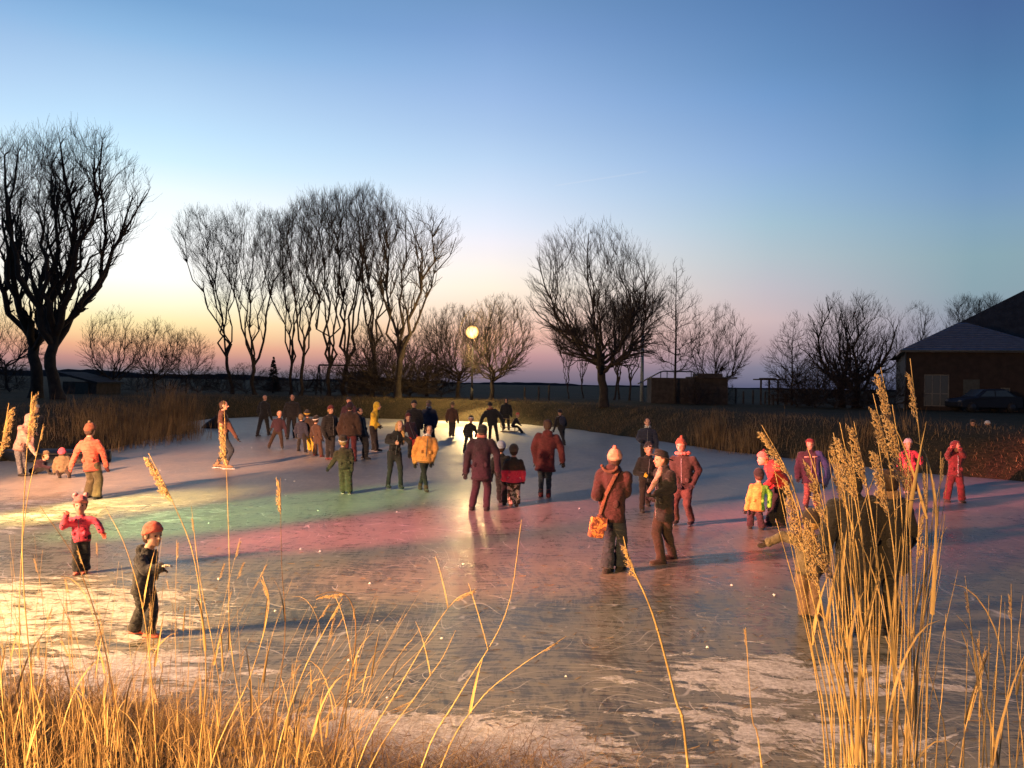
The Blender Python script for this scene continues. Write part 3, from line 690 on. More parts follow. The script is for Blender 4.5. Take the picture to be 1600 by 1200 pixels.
# ------------------------------------------------------------------ parked car
def make_car(px, py, d):
    p = atd(px, py, d); z = land1(p.x, d)
    o = empty('parked_car', (p.x, d, z), 'dark parked car in the shadow before the brown pavilion', 'car')
    o.rotation_euler = (0, 0, R(8)); o.scale = (1, 1, 1)
    paint = basic('dark_car_paint', (.008, .010, .016), .6, .1, 3, .02); tyre = basic('tyre', (.02, .02, .02), .9); rim = basic('rim', (.07, .07, .075), .5, .1, 5, .1, .005, .8)
    prof = [(-2.1, .35), (-2.12, .62), (-1.9, .80), (-1.0, .93), (-.35, 1.40), (.9, 1.45), (1.7, 1.02), (2.08, .95), (2.12, .40)]
    prof_low = [(2.05, .28), (-2.05, .28)]
    pts = prof + prof_low; n = len(pts); vs = []
    for yy, sc_ in ((-.82, .97), (-.6, 1.0), (.6, 1.0), (.82, .97)):
        for (x, zz) in pts:
            inn = 0 if zz < .95 else .10
            yy2 = yy - math.copysign(inn * (zz - .9) / .5, yy)
            vs.append((x * sc_, yy2, zz if abs(yy) < .7 else min(zz, zz * .985)))
    fs = [tuple(range(n - 1, -1, -1)), tuple(range(3 * n, 4 * n))]
    for s_ in range(3):
        for i in range(n): fs.append((s_ * n + i, s_ * n + (i + 1) % n, (s_ + 1) * n + (i + 1) % n, (s_ + 1) * n + i))
    mb = MB(); mb.add(vs, fs); bd = mb.build('body', paint, o, False)
    bv = bd.modifiers.new('bevel', 'BEVEL'); bv.width = .05; bv.segments = 2
    for s_ in (-1, 1):
        mb = MB(); yy = s_ * .815
        mb.add([(-.80, yy, .97), (.15, yy, .98), (.15, yy * .93, 1.33), (-.33, yy * .93, 1.33)], [(0, 1, 2, 3)]); mb.build('side_window', mgl, o, False)
        mb = MB(); mb.add([(.22, yy, .98), (1.45, yy, 1.0), (.92, yy * .93, 1.36), (.22, yy * .93, 1.34)], [(0, 1, 2, 3)]); mb.build('side_window', mgl, o, False)
        mb = MB(); mb.ball((-2.03, s_ * .6, .66), (.08, .16, .08)); mb.build('headlight', m_frame, o)
        for xx in (-1.32, 1.32):
            mb = MB(); mb.cone((xx, s_ * .66, .32), (xx, s_ * .86, .32), .32, .31, 20); tw = mb.build('wheel', tyre, o)
            mb = MB(); mb.cone((xx, s_ * .862, .32), (xx, s_ * .872, .32), .2, .19, 16); mb.build('rim', rim, tw)
    mb = MB(); mb.add([(-.98, -.62, .955), (-.98, .62, .955), (-.40, .60, 1.405), (-.40, -.60, 1.405)], [(0, 3, 2, 1)]); mb.build('windscreen', mgl, o, False)
make_car(1537, 610, 53)

# ------------------------------------------------------------------ play huts, shelter, swing, posts
m_wood = basic('weathered_wood', (.06, .05, .042), .85, .3, 3)
def planked(o, x0, x1, y0, y1, z0, z1, mat, step=.28, name='plank'):
    n = max(1, round((z1 - z0) / step)); h = (z1 - z0) / n
    for q in range(n):
        mb = MB(); zz = z0 + q * h; g_ = .012; e = .008 * (q % 2)
        mb.box((x0, y0 - e, zz + g_), (x1, y0 + .04, zz + h - g_)); mb.build(name, mat, o, False)
    mb = MB(); mb.box((x0 + .02, y0 + .041, z0), (x1 - .02, y1, z1 - .01)); mb.build('hut_body', mat, o, False)
c = atd(1018, 600, 62); zc = land1(c.x, 62); s_ = 62 / F
def zpx(y, d=62, px=1080): return atd(px, y, d).z
o = empty('play_hut', (c.x, 62, zc), 'low wooden play hut with a climbing rail arching over it', 'play hut')
planked(o, 0, 67 * s_, 0, 2.2, -.1, zpx(590, 62, 1040) - zc, m_wood)
mb = MB(); t0 = zpx(580, 62, 1050) - zc
mb.tube([(-20 * s_, .5, zpx(600, 62, 1000) - zc), (14 * s_, .5, t0 - .1), (20 * s_, .5, t0), (66 * s_, .5, t0), (76 * s_, .5, t0 - .35), (82 * s_, .5, t0 - .6)], .05, 8); mb.build('rail', m_metal, o)
for xx in (16, 26, 64):
    mb = MB(); mb.tube([(xx * s_, .5, 0), (xx * s_, .5, t0)], .035, 6); mb.build('post', m_metal, o)
c2_ = atd(1087, 600, 62); o = empty('play_hut', (c2_.x, 62.3, zc), 'dark play hut with a flat roof jutting out to the right', 'play hut')
planked(o, 0, 52 * s_, 0, 2.2, -.1, zpx(591, 62, 1110) - zc, m_wood)
mb = MB(); hr = zpx(591, 62, 1110) - zc; mb.box((-.2, -.3, hr + .0), (65 * s_, 2.4, hr + .10)); mb.box((5 * s_, .1, hr + .102), (44 * s_, 1.9, hr + .35)); mb.build('roof', m_wood, o, False)
c3_ = atd(1187, 600, 64); zc3 = land1(c3_.x, 64); s3 = 64 / F; hr = zpx(594, 64, 1206) - zc3
o = empty('picnic_shelter', (c3_.x, 64, zc3), 'small open shelter with a thin flat roof on posts beside the lone airy tree', 'shelter')
mb = MB(); mb.box((0, 0, hr), (38 * s3, 1.8, hr + .09)); mb.box((8 * s3, .3, hr + .092), (28 * s3, 1.5, hr + .17)); mb.build('roof', m_wood, o, False)
for xx in (6, 19, 33):
    mb = MB(); mb.box((xx * s3, .8, -.2), (xx * s3 + .12, .92, hr - .002)); mb.build('post', m_wood, o, False)
o2 = empty('picnic_table', (c3_.x + 14 * s3, 63.6, zc3), 'dark picnic table with benches under the open shelter', 'table')
mb = MB(); mb.box((0, 0, .72), (1.6, .75, .78)); mb.build('tabletop', m_wood, o2, False)
for yy in (-.45, .95):
    mb = MB(); mb.box((0, yy, .42), (1.6, yy + .26, .47)); mb.build('bench_seat', m_wood, o2, False)
for xx in (.25, 1.25):
    mb = MB(); mb.box((xx, .1, -.1), (xx + .1, .65, .718)); mb.box((xx + .102, -.4, .30), (xx + .16, 1.15, .40)); mb.build('leg', m_wood, o2, False)
for k, (px, d) in enumerate([(1162, 66), (1177, 66), (1150, 66.5), (1196, 67), (842, 64), (858, 64.5), (820, 64), (1262, 63)]):
    p = atd(px, 600, d); mb = MB(); h = .95 + .1 * (k % 3)
    mb.cone((0, 0, -.2), (0, 0, h), .07, .065, 8); mb.cone((0, 0, h), (0, 0, h + .05), .065, .02, 8)
    pp = mb.build('fence_post', m_wood, None, False, (p.x, d, land1(p.x, d))); tag(pp, 'weathered round fence post standing at the far field edge', 'post', 'fence posts at the far field edge')
p = atd(1003, 600, 68); hh_ = atd(1003, 519, 68).z - land1(p.x, 68)
o = empty('metal_pole', (p.x, 68, land1(p.x, 68)), 'straight pale grey metal pole beside the thin bare trees', 'pole')
mb = MB(); mb.cone((0, 0, -.3), (0, 0, hh_), .16, .10, 12); mb.build('shaft', basic('pale_pole', (.25, .3, .34), .5), o)
mb = MB(); mb.ball((0, 0, hh_), (.13, .13, .07)); mb.build('cap', m_metal, o)
# swing frame and small roof in the thicket
p = atd(498, 600, 74); s4 = 74 / F; z4 = land1(p.x, 74); h4 = zpx(571, 74, 540) - z4
o = empty('swing_frame', (p.x, 74, z4), 'swing frame with a long top beam under the tall bare trees', 'swing')
mb = MB(); mb.tube([(0, 0, h4), (80 * s4, 0, h4)], .07, 8); mb.build('beam', m_wood, o)
for xx in (0, 80):
    for yy in (-1.1, 1.1):
        mb = MB(); mb.tube([(xx * s4, yy, -.2), (xx * s4, yy * .06, h4 - .05)], .06, 8); mb.build('leg', m_wood, o)
for xx in (25, 55):
    mb = MB(); mb.box((xx * s4 - .25, -.1, .5), (xx * s4 + .25, .1, .54)); st = mb.build('seat', m_wood, o, False)
    for q in (-.22, .22):
        mb = MB(); mb.tube([(xx * s4 + q, 0, .54), (xx * s4 + q, 0, h4 - .05)], .012, 4); mb.build('chain', m_metal, o)
def shed(px0, px1, ytop, d, label, mono=False):
    p = atd(px0, 600, d); z = land1(p.x, d); wd = (px1 - px0) * d / F; hz_ = zpx(ytop, d, (px0 + px1) / 2) - z
    o = empty('shed', (p.x, d, z), label, 'shed'); mb = MB(); wh = hz_ * .55
    mb.box((.15, .2, -.2), (wd - .15, 3.8, wh)); mb.build('wall', m_wood, o, False); mb = MB()
    if mono: mb.add([(-.2, 0, hz_), (wd, 0, wh), (wd, 4, wh), (-.2, 4, hz_), (-.2, 0, hz_ - .14), (wd, 0, wh - .14), (wd, 4, wh - .14), (-.2, 4, hz_ - .14)], [(0, 1, 2, 3), (7, 6, 5, 4), (4, 5, 1, 0), (5, 6, 2, 1), (6, 7, 3, 2), (7, 4, 0, 3)])
    else: mb.add([(0, 0, wh + .01), (wd, 0, wh + .01), (wd, 4, wh + .01), (0, 4, wh + .01), (0, 2, hz_), (wd, 2, hz_)], [(0, 1, 5, 4), (2, 3, 4, 5), (1, 2, 5), (3, 0, 4), (3, 2, 1, 0)])
    mb.build('roof', m_thatch, o, False)
    mb = MB(); mb.box((wd * .4, .12, -.05), (wd * .4 + .9, .198, min(1.9, wh - .1))); mb.build('door', basic('dark_green_door', (.03, .04, .035)), o, False)
shed(92, 152, 581, 58, 'low dark shed with a roof sloping right behind the second willow', True)
shed(540, 580, 580, 78, 'tiny dark gabled hut beyond the swing frame')

# ------------------------------------------------------------------ dry grass and reeds on the far banks (nobody could count them)
m_dry = basic('dry_grass', (.23, .15, .068), .9, .5, 1.6)
m_straw, t, b = new_mat('reed_straw'); v = t.n('ShaderNodeTexCoord').outputs['Object']
geo = t.n('ShaderNodeNewGeometry'); rnd = geo.outputs['Random Per Island']
cs = t.ramp(rnd, [(0, (.09, .05, .022, 1)), (.25, (.26, .155, .06, 1)), (.6, (.46, .30, .13, 1)), (.9, (.62, .45, .22, 1)), (1, (.75, .62, .40, 1))])
cs = t.mix(t.m('MULTIPLY', t.step(t.noise(v, 2.2, 4, .7), .42, .62), .55), cs, (.15, .085, .036, 1))
t.l(cs, b.inputs['Base Color']); b.inputs['Roughness'].default_value = .7
def blades(name, pts, hgt, wid, lean, mat, label, seed, cat='grass', segs=2, bend=.5):
    g = np.random.default_rng(seed); n = len(pts); th = g.random(n) * 2 * np.pi
    side = np.stack([np.cos(th), np.sin(th), np.zeros(n)], 1)
    lt = g.random(n) * 2 * np.pi; ld = np.stack([np.cos(lt), np.sin(lt), np.zeros(n)], 1) * (lean * (g.random(n) ** .7))[:, None]
    rows = []
    for q in range(segs + 1):
        t = q / segs; c = pts + ld * (hgt * (t ** (1 + bend)))[:, None]; c[:, 2] += hgt * t * np.sqrt(np.clip(1 - (lean * t * .7) ** 2, .2, 1))
        wq = wid * (1 - t * .85); rows.append((c - side * wq[:, None] / 2, c + side * wq[:, None] / 2))
    V = np.stack([x for r in rows for x in r], 1).reshape(-1, 3); k = 2 * (segs + 1)
    Fs = []
    for q in range(segs): b0 = np.arange(n) * k + 2 * q; Fs.append(np.stack([b0, b0 + 1, b0 + 3, b0 + 2], 1))
    o = link(name, np_mesh(name, V, np.concatenate(Fs), mat, False)); tag(o, label, cat, None, 'stuff'); return o
def scatter(g, n, x0, x1, y0, y1, smin, smax, extra=None):
    x = g.uniform(x0, x1, n); y = g.uniform(y0, y1, n); sd = pond_sdf(x, y) + wob(x, y) * .35; k = (sd > smin) & (sd < smax)
    if extra is not None: k &= extra(x, y, sd)
    x, y, sd = x[k], y[k], sd[k]
    return np.stack([x, y, land(x, y) - .03], 1), sd
g = np.random.default_rng(5)
pts, sd = scatter(g, 230000, -26, 26, 18, 66, .02, 4.6)
keep = g.random(len(pts)) < np.exp(-sd / 2.2) * .9 + .08; pts = pts[keep]; sd = sd[keep]
patch = .35 + .85 * np.clip(wob(pts[:, 0] * .5, pts[:, 1] * .5) + .35 + .3 * wob(pts[:, 0] * 1.7, pts[:, 1] * 1.3), 0, 1.3)
blades('bank_grass', pts, g.uniform(.12, .45, len(pts)) * patch, g.uniform(.008, .022, len(pts)), .85, m_dry, 'dry brown grass fringe on the far banks of the pond', 1)
def spot_pts(px, py, d, n, rx_, ry_, seed):
    g = np.random.default_rng(seed); p = atd(px, py, d); x = p.x + g.normal(size=n) * rx_; y = d + g.normal(size=n) * ry_
    return np.stack([x, y, np.maximum(land(x, y), 0) - .03], 1)
P_ = [spot_pts(278, 680, 40.5, 900, .45, .8, 2), spot_pts(262, 680, 39, 500, .8, .9, 3), spot_pts(225, 690, 35.5, 900, 1.0, .8, 4), spot_pts(180, 700, 32.5, 900, .8, .9, 5), spot_pts(145, 705, 30, 500, .6, .9, 6),
      spot_pts(1110, 690, 37, 500, .35, .6, 7), spot_pts(1165, 690, 34.5, 450, .6, .6, 8), spot_pts(1330, 700, 31, 400, 1.2, .6, 9)]
H_ = [g.uniform(1.0, 2.35, 900), g.uniform(.5, 1.4, 500), g.uniform(.35, 1.15, 900), g.uniform(.3, 1.05, 900), g.uniform(.3, .9, 500), g.uniform(.7, 1.35, 500), g.uniform(.5, 1.0, 450), g.uniform(.4, .9, 400)]
blades('reed_bed', np.concatenate(P_), np.concatenate(H_), np.full(sum(len(h) for h in H_), .015), .32, m_dry, 'tan reed beds along the left and right far banks', 3, 'reeds', 3)
# foreground bank
def fgw(x, y, sd):
    return (x < 1.3) | (g.random(len(x)) < .35)
pts, sd = scatter(g, 80000, -7.5, 3.2, 3.0, 8.6, .25, 2.8, lambda x, y, sd: (g.random(len(x)) < np.where(x < -1.0, 1.0, np.where(x < .3, .35, .10)) * np.where(y > 2.9, 1, 0)))
print('fg blades', len(pts))
hgt = (.06 + .46 * g.random(len(pts)) ** 3.2) * np.where(pts[:, 0] < -1.0, 1.0, .55)
blades('bank_grass', pts, hgt, g.uniform(.003, .008, len(pts)), .95, m_straw, 'matted golden dry grass on the near bank', 7, 'grass', 4, .9)
pts, sd = scatter(g, 22000, -4.5, 1.6, 4.4, 7.5, -.8, .3, lambda x, y, sd: g.random(len(x)) < np.clip(1.15 + sd * 1.3, .05, 1))
blades('flattened_reeds', pts, g.uniform(.25, .7, len(pts)), g.uniform(.003, .007, len(pts)), 1.7, m_straw, 'flattened pale reed stems lying on the snowy ice edge', 8, 'reeds', 4, .1)

# short bits of straw blown onto the near ice
g = np.random.default_rng(31); n = 900
x = g.uniform(-6, 5, n); y = 5.6 + 7.5 * g.random(n) ** 2.2; k = pond_sdf(x, y) < -.1; x, y = x[k], y[k]; n = len(x)
th = g.random(n) * np.pi; L = g.uniform(.02, .13, n); w_ = g.uniform(.0015, .004, n); dx, dy = np.cos(th), np.sin(th); z0 = .003
V = np.stack([np.stack([x - dx * L / 2 - dy * w_, y - dy * L / 2 + dx * w_, np.full(n, z0)], 1), np.stack([x + dx * L / 2 - dy * w_, y + dy * L / 2 + dx * w_, np.full(n, z0 + .004)], 1),
              np.stack([x + dx * L / 2 + dy * w_, y + dy * L / 2 - dx * w_, np.full(n, z0)], 1), np.stack([x - dx * L / 2 + dy * w_, y - dy * L / 2 - dx * w_, np.full(n, z0)], 1),
              np.stack([x, y, np.full(n, z0 + .006)], 1)], 1).reshape(-1, 3)
b0 = np.arange(n) * 5; Fq = np.concatenate([np.stack([b0 + a_, b0 + b_, b0 + 4], 1) for a_, b_ in ((1, 0), (2, 1), (3, 2), (0, 3))])
o = link('straw_litter', np_mesh('straw_litter', V, Fq, m_straw, False)); tag(o, 'short bits of straw and reed litter scattered on the near ice', 'litter', None, 'stuff')

# ------------------------------------------------------------------ people
REMESH = []          # (object, voxel) baked together at the end
m_skin, ts, bs = new_mat('skin'); vS = ts.n('ShaderNodeTexCoord').outputs['Object']
ts.l(ts.mix(ts.step(ts.noise(vS, 12, 3), .3, .7), (.52, .27, .18, 1), (.64, .36, .25, 1)), bs.inputs['Base Color']); bs.inputs['Roughness'].default_value = .55
m_eye = basic('eye', (.02, .015, .012), .2, .1); m_lip = basic('lips', (.35, .09, .08), .5)
m_blade = basic('skate_blade', (.6, .6, .62), .25, .05, 5, .05, .005, .9)
C_ = dict(black=(.014, .014, .016), navy=(.020, .026, .055), char=(.035, .035, .040), dbrown=(.050, .030, .022), brown=(.105, .055, .035), maroon=(.155, .028, .035), plum=(.075, .026, .062),
          dred=(.14, .018, .022), red=(.55, .035, .035), pink=(.80, .10, .16), neon=(.90, .07, .13), palepink=(.55, .33, .27), orange=(.85, .17, .06), coral=(.85, .16, .10), cream=(.72, .58, .44),
          grey=(.20, .20, .21), lgrey=(.42, .42, .43), olive=(.060, .048, .026), khaki=(.16, .12, .065), jeans=(.030, .045, .085), djeans=(.018, .030, .048), yellow=(.72, .50, .04), lime=(.20, .62, .06),
          mustard=(.80, .36, .09), white=(.75, .74, .72), tan=(.30, .19, .11), blue=(.035, .05, .19), bluewhite=(.45, .52, .66), darkred=(.10, .012, .018), wool=(.62, .20, .16), rust=(.26, .08, .04), blonde=(.48, .28, .10), hair=(.05, .028, .015), green=(.05, .25, .05))
C_['plum'] = (.036, .013, .027); C_['maroon'] = (.12, .020, .024); C_['brown'] = (.070, .036, .024); C_['dbrown'] = (.034, .020, .015); C_['char'] = (.022, .022, .025)
def cc(x): return C_[x] if isinstance(x, str) else x
def fab(x):
    if isinstance(x, tuple) and isinstance(x[0], str): return cloth(cc(x[0]), kind=x[1], c2=cc(x[2]))
    return cloth(cc(x))
class BB(MB):
    pass
def person(label, fa, fb, top, yaw, H=None, pel=None, neck=None, ea=None, wa=None, eb=None, wb=None, ka=None, kb=None,
           jacket='black', trousers='black', hat=None, hem=.04, flare=1.0, bulk=1.0, leg='straight', shoes='black', skates=False, hair=None, scarf=None, hood=False,
           gloves='black', extras=None, ground=None, kid=False, look=None, stripe=None, fur=None, lift=(0, 0), long_hair=False, bare=False, group=None, sit=False):
    P1 = at(*fa) if ground is None else atd(fa[0], fa[1], ground)
    P2 = at(*fb) if ground is None else atd(fb[0], fb[1], ground)
    if ground is not None: P1.z = land1(P1.x, P1.y); P2.z = land1(P2.x, P2.y)
    if not sit:
        for P_, oth in ((P1, P2),):
            if abs(P1.y - P2.y) > 1.0:                       # keep strides human
                my = (P1.y + P2.y) / 2; P1 = P1 + (P1 - CAM) * ((my + .45 * np.sign(P1.y - my)) / P1.y - 1) * 0; 
    gz = min(P1.z, P2.z); base = Vector(((P1.x + P2.x) / 2, (P1.y + P2.y) / 2, gz)); Y0 = base.y
    def wp(q):
        v = atd(q[0], q[1], Y0 + (q[2] if len(q) > 2 else 0)); return v - base
    A1 = P1 - base; A2 = P2 - base
    A1.z = A2.z = 0
    topv = wp(top)
    if H is None: H = topv.z
    hh = .098 + .086 * H if not kid else .125 + .085 * H
    vox = min(.034, max(.0105, Y0 / 858 * 1.05))
    up = Vector((0, 0, 1)); ya = R(yaw); Fd = Vector((math.sin(ya), -math.cos(ya), 0)); S = Vector((math.cos(ya), math.sin(ya), 0))
    if S.x < -0.01: S = -S
    la = R(yaw if look is None else look); Fh = Vector((math.sin(la), -math.cos(la), 0)); Sh = Vector((math.cos(la), math.sin(la), 0))
    head = topv - up * hh * .52
    lh = .035 if skates else 0.0
    pelv = wp(pel) if pel else Vector((head.x * .35, head.y * .3, (.515 if not kid else .47) * H + lh * .5))
    nk = wp(neck) if neck else head - up * hh * .66 - Fh * .02 * H
    hn = nk - head
    if hn.length > .70 * hh: nk = head + hn.normalized() * .70 * hh
    spine = (nk - pelv); sd_ = spine.normalized()
    shc = nk - sd_ * .035 * H
    sw = .108 * H * (1 + .12 * (bulk - 1)); Fs = (Fd - sd_ * Fd.dot(sd_)).normalized(); S = (S - sd_ * S.dot(sd_)).normalized()
    sa, sb = shc - S * sw - sd_ * .034 * H, shc + S * sw - sd_ * .034 * H
    def arm(sh, e, w_, sg):
        ev = wp(e) if e else None; wv = wp(w_) if w_ else None
        if wv is None: wv = sh + S * sg * .055 * H - up * .30 * H + Fd * .06 * H
        if ev is None:
            mid_ = (sh + wv) / 2; L = .33 * H; gap = max(0, (L / 2) ** 2 - ((wv - sh).length / 2) ** 2) ** .5
            out_ = (S * sg * .5 - Fd * .7 - up * .5).normalized(); ev = mid_ + out_ * min(gap, .09 * H)
        return ev, wv
    eA, wA = arm(sa, ea, wa, -1); eB, wB = arm(sb, eb, wb, 1)
    ha, hb = pelv - S * .052 * H, pelv + S * .052 * H
    fz = .050 * H + lh
    an1 = A1 + up * (fz + lift[0] * H) - Fd * .0; an2 = A2 + up * (fz + lift[1] * H)
    def knee(h_, a_, k_):
        if k_: return wp(k_)
        mid_ = (h_ + a_) / 2; L = (.47 if not kid else .425) * H; gap = max(0, (L / 2) ** 2 - ((h_ - a_).length / 2) ** 2) ** .5
        return mid_ + Fd * min(gap, .16 * H) + up * .01
    k1, k2 = knee(ha, an1, ka), knee(hb, an2, kb)
    cat = 'person'
    o = empty('person', base, label, cat, group)
    # ---- body: one continuous skin surface
    b = BB(); hw = .37 * hh; hd = .44 * hh
    b.ball(head + up * .08 * hh - Fh * .03 * hh, (hw, hd, .42 * hh), (Sh, Fh, up), 14, 10)
    b.ball(head - up * .20 * hh + Fh * .10 * hh, (hw * .80, hd * .72, .30 * hh), (Sh, Fh, up), 12, 8)
    b.ball(head - up * .40 * hh + Fh * .28 * hh, (hw * .42, .12 * hh, .10 * hh), (Sh, Fh, up), 8, 6)
    b.cone(head - up * .03 * hh + Fh * .40 * hh, head - up * .13 * hh + Fh * .53 * hh, .05 * hh, .085 * hh, 8)
    for q in (-1, 1): b.ball(head + Sh * q * hw * 1.0 - up * .04 * hh, (.05 * hh, .09 * hh, .13 * hh), (Sh, Fh, up), 8, 6)
    b.cone(head - up * .3 * hh, nk - sd_ * .02, .20 * hh, .24 * hh, 10)
    lim = .9
    b.loft([(pelv - sd_ * .05 * H, S * .075 * H, Fs * .055 * H), (pelv + sd_ * .02 * H, S * .09 * H, Fs * .065 * H), (pelv + spine * .45, S * .078 * H, Fs * .056 * H), (pelv + spine * .8, S * .10 * H, Fs * .062 * H), (nk, S * .04 * H, Fs * .04 * H)])
    b.limb([ha, k1, an1, an1 - up * .01], [.048 * H, .027 * H, .018 * H, .018 * H], 8); b.limb([hb, k2, an2, an2 - up * .01], [.048 * H, .027 * H, .018 * H, .018 * H], 8)
    b.limb([sa, eA, wA], [.028 * H, .021 * H, .017 * H], 8); b.limb([sb, eB, wB], [.028 * H, .021 * H, .017 * H], 8)
    bo = b.build('body', m_skin, o); REMESH.append((bo, min(vox, .018), 2, 0))
    facing = Fh.y < .35
    if facing and Y0 < 45:
        for q in (-1, 1):
            e = MB(); e.ball(head + Sh * q * .15 * hh + up * .01 * hh + Fh * .385 * hh, (.055 * hh, .04 * hh, .035 * hh), (Sh, Fh, up), 8, 6); e.build('eye', m_eye, o)
        e = MB(); e.ball(head - up * .245 * hh + Fh * .40 * hh, (.11 * hh, .05 * hh, .028 * hh), (Sh, Fh, up), 8, 6); e.build('mouth', m_lip, o)
    # ---- jacket
    b = BB(); bw = bulk
    hp = pelv - sd_ * hem * H if hem < .10 else pelv - up * hem * H
    hdir = sd_ if hem < .10 else (sd_ + up).normalized()
    rings = [(hp, S * .100 * H * bw * flare, Fs * .080 * H * bw * flare), (pelv + hdir * .01, S * .102 * H * bw, Fs * .080 * H * bw), (pelv + spine * .42, S * .094 * H * bw, Fs * .076 * H * bw),
             (pelv + spine * .70, S * .110 * H * bw, Fs * .084 * H * bw), (pelv + spine * .85, S * .100 * H * bw, Fs * .072 * H * bw), (pelv + spine * .94, S * .070 * H, Fs * .058 * H), (nk + sd_ * .006 * H, S * .048 * H, Fs * .048 * H)]
    b.loft(rings, 18)
    ar = [.050 * H * bw, .042 * H * bw, .034 * H * bw]
    b.limb([sa, eA, wA], ar, 10); b.limb([sb, eB, wB], ar, 10)
    b.cone(wA - (wA - eA).normalized() * .02, wA + (wA - eA).normalized() * .008 * H, .038 * H * bw, .038 * H * bw); b.cone(wB - (wB - eB).normalized() * .02, wB + (wB - eB).normalized() * .008 * H, .038 * H * bw, .038 * H * bw)
    if hood == 'up':
        b.ball(head - Fh * .10 * hh + up * .05 * hh, (.50 * hh, .50 * hh, .56 * hh), (Sh, Fh, up), 14, 10)
        b.ball(head - Fh * .18 * hh - up * .30 * hh, (.42 * hh, .40 * hh, .34 * hh), (Sh, Fh, up), 12, 8)
    elif hood:
        b.ball(nk - Fs * .055 * H - sd_ * .012 * H, (.070 * H, .042 * H, .052 * H), (S, Fs, sd_), 12, 8)
    b.loft([(nk - sd_ * .012 * H, S * .056 * H, Fs * .056 * H), (nk + sd_ * .022 * H, S * .050 * H, Fs * .050 * H)], 14)
    jo = b.build('jacket', fab(jacket), o); REMESH.append((jo, vox, 2, 1))
    front = Fd.y < .25
    if Y0 < 30:
        z_ = MB(); f0 = pelv + Fs * .079 * H * bw + sd_ * .0; 
        sgn = 1 if front else -1
        if front:
            pts_ = [pelv - hdir * hem * H * .8 + Fs * .082 * H * bw, pelv + spine * .25 + Fs * .080 * H * bw, pelv + spine * .5 + Fs * .082 * H * bw, pelv + spine * .72 + Fs * .088 * H * bw, pelv + spine * .88 + Fs * .074 * H * bw]
            z_.tube(pts_, .0045 * H, 5); z_.build('zip', m_metal, jo, False)
        hb_ = MB(); hb_.loft([(hp - hdir * .004, S * .103 * H * bw * flare, Fs * .083 * H * bw * flare), (hp + hdir * .022 * H, S * .105 * H * bw * flare, Fs * .085 * H * bw * flare)], 18)
        base_c = cc(jacket[0]) if isinstance(jacket, tuple) and isinstance(jacket[0], str) else cc(jacket)
        hb_.build('hem_band', cloth(tuple(x * .55 for x in base_c)), jo)
        for q in (-1, 1):
            pc = pelv + spine * .22 + S * q * .060 * H * bw + Fs * sgn * .070 * H * bw; pk = MB()
            pk.ball(pc, (.026 * H, .016 * H, .030 * H), (S, Fs, sd_), 8, 6); pk.build('pocket', fab(jacket), jo)
    # ---- trousers
    tw = {'slim': (.060, .041, .033), 'straight': (.064, .048, .044), 'ski': (.070, .058, .062), 'flare': (.062, .044, .058)}[leg]
    b = BB(); b.ball(pelv - up * .01 * H, (.095 * H, .074 * H, .075 * H), (S, Fs, up), 12, 8)
    for h_, k_, a_ in ((ha, k1, an1), (hb, k2, an2)):
        b.limb([h_, k_, a_ + (k_ - a_).normalized() * .03 * H], [tw[0] * H, tw[1] * H, tw[2] * H], 10)
        b.cone(a_ + (k_ - a_).normalized() * .035 * H, a_ - up * .012 * H, tw[2] * H, tw[2] * H * 1.04, 10)
    to = b.build('trousers', fab(trousers), o); REMESH.append((to, vox, 2, 1))
    # ---- shoes
    for i, (a_, k_) in enumerate(((an1, k1), (an2, k2))):
        b = MB(); s0 = a_ - up * .052 * H; fo = Fd if not sit else Fd
        L = .135 * H; z0 = lh + .018 * H + lift[i] * H
        heel = Vector((a_.x, a_.y, 0)) - fo * .03 * H + up * z0; toe = heel + fo * L
        lat = Vector((-fo.y, fo.x, 0))
        b.loft([(heel - fo * .018 * H, lat * .018 * H, up * .018 * H), (heel, lat * .030 * H, up * .022 * H), (heel + fo * L * .45 + up * .004, lat * .032 * H, up * .024 * H), (toe - fo * .02 * H, lat * .030 * H, up * .018 * H), (toe + fo * .008 * H, lat * .014 * H, up * .010 * H)], 12)
        b.cone(Vector((a_.x, a_.y, z0)), a_ + (k_ - a_).normalized() * (.05 if not skates else .07) * H, .034 * H, .033 * H, 10)
        so = b.build('skate_boot' if skates else 'shoe', fab(shoes), o)
        sl = MB(); sl.loft([(heel - fo * .02 * H - up * .014 * H, lat * .024 * H, up * .005 * H), (heel + fo * L * .5 - up * .014 * H, lat * .033 * H, up * .006 * H), (toe - up * .013 * H, lat * .022 * H, up * .005 * H)], 8)
        sl.build('sole', fab('black' if shoes != 'olive' else 'white'), so)
        if skates:
            s2 = MB(); c0 = Vector((a_.x, a_.y, 0)) + up * lift[i] * H - fo * .055 * H; c1 = c0 + fo * .19 * H
            for (p0, p1, z_0, z_1) in ((c0, c1, .002, .016), (c0 + fo * .03, c0 + fo * .06, .014, lh), (c1 - fo * .08, c1 - fo * .05, .014, lh)):
                l2 = lat * .003
                s2.add([p0 - l2 + up * z_0, p1 - l2 + up * z_0, p1 + l2 + up * z_0, p0 + l2 + up * z_0, p0 - l2 + up * z_1, p1 - l2 + up * z_1, p1 + l2 + up * z_1, p0 + l2 + up * z_1],
                       [(3, 2, 1, 0), (4, 5, 6, 7), (0, 1, 5, 4), (1, 2, 6, 5), (2, 3, 7, 6), (3, 0, 4, 7)])
            s2.build('blade', m_blade, so, False)
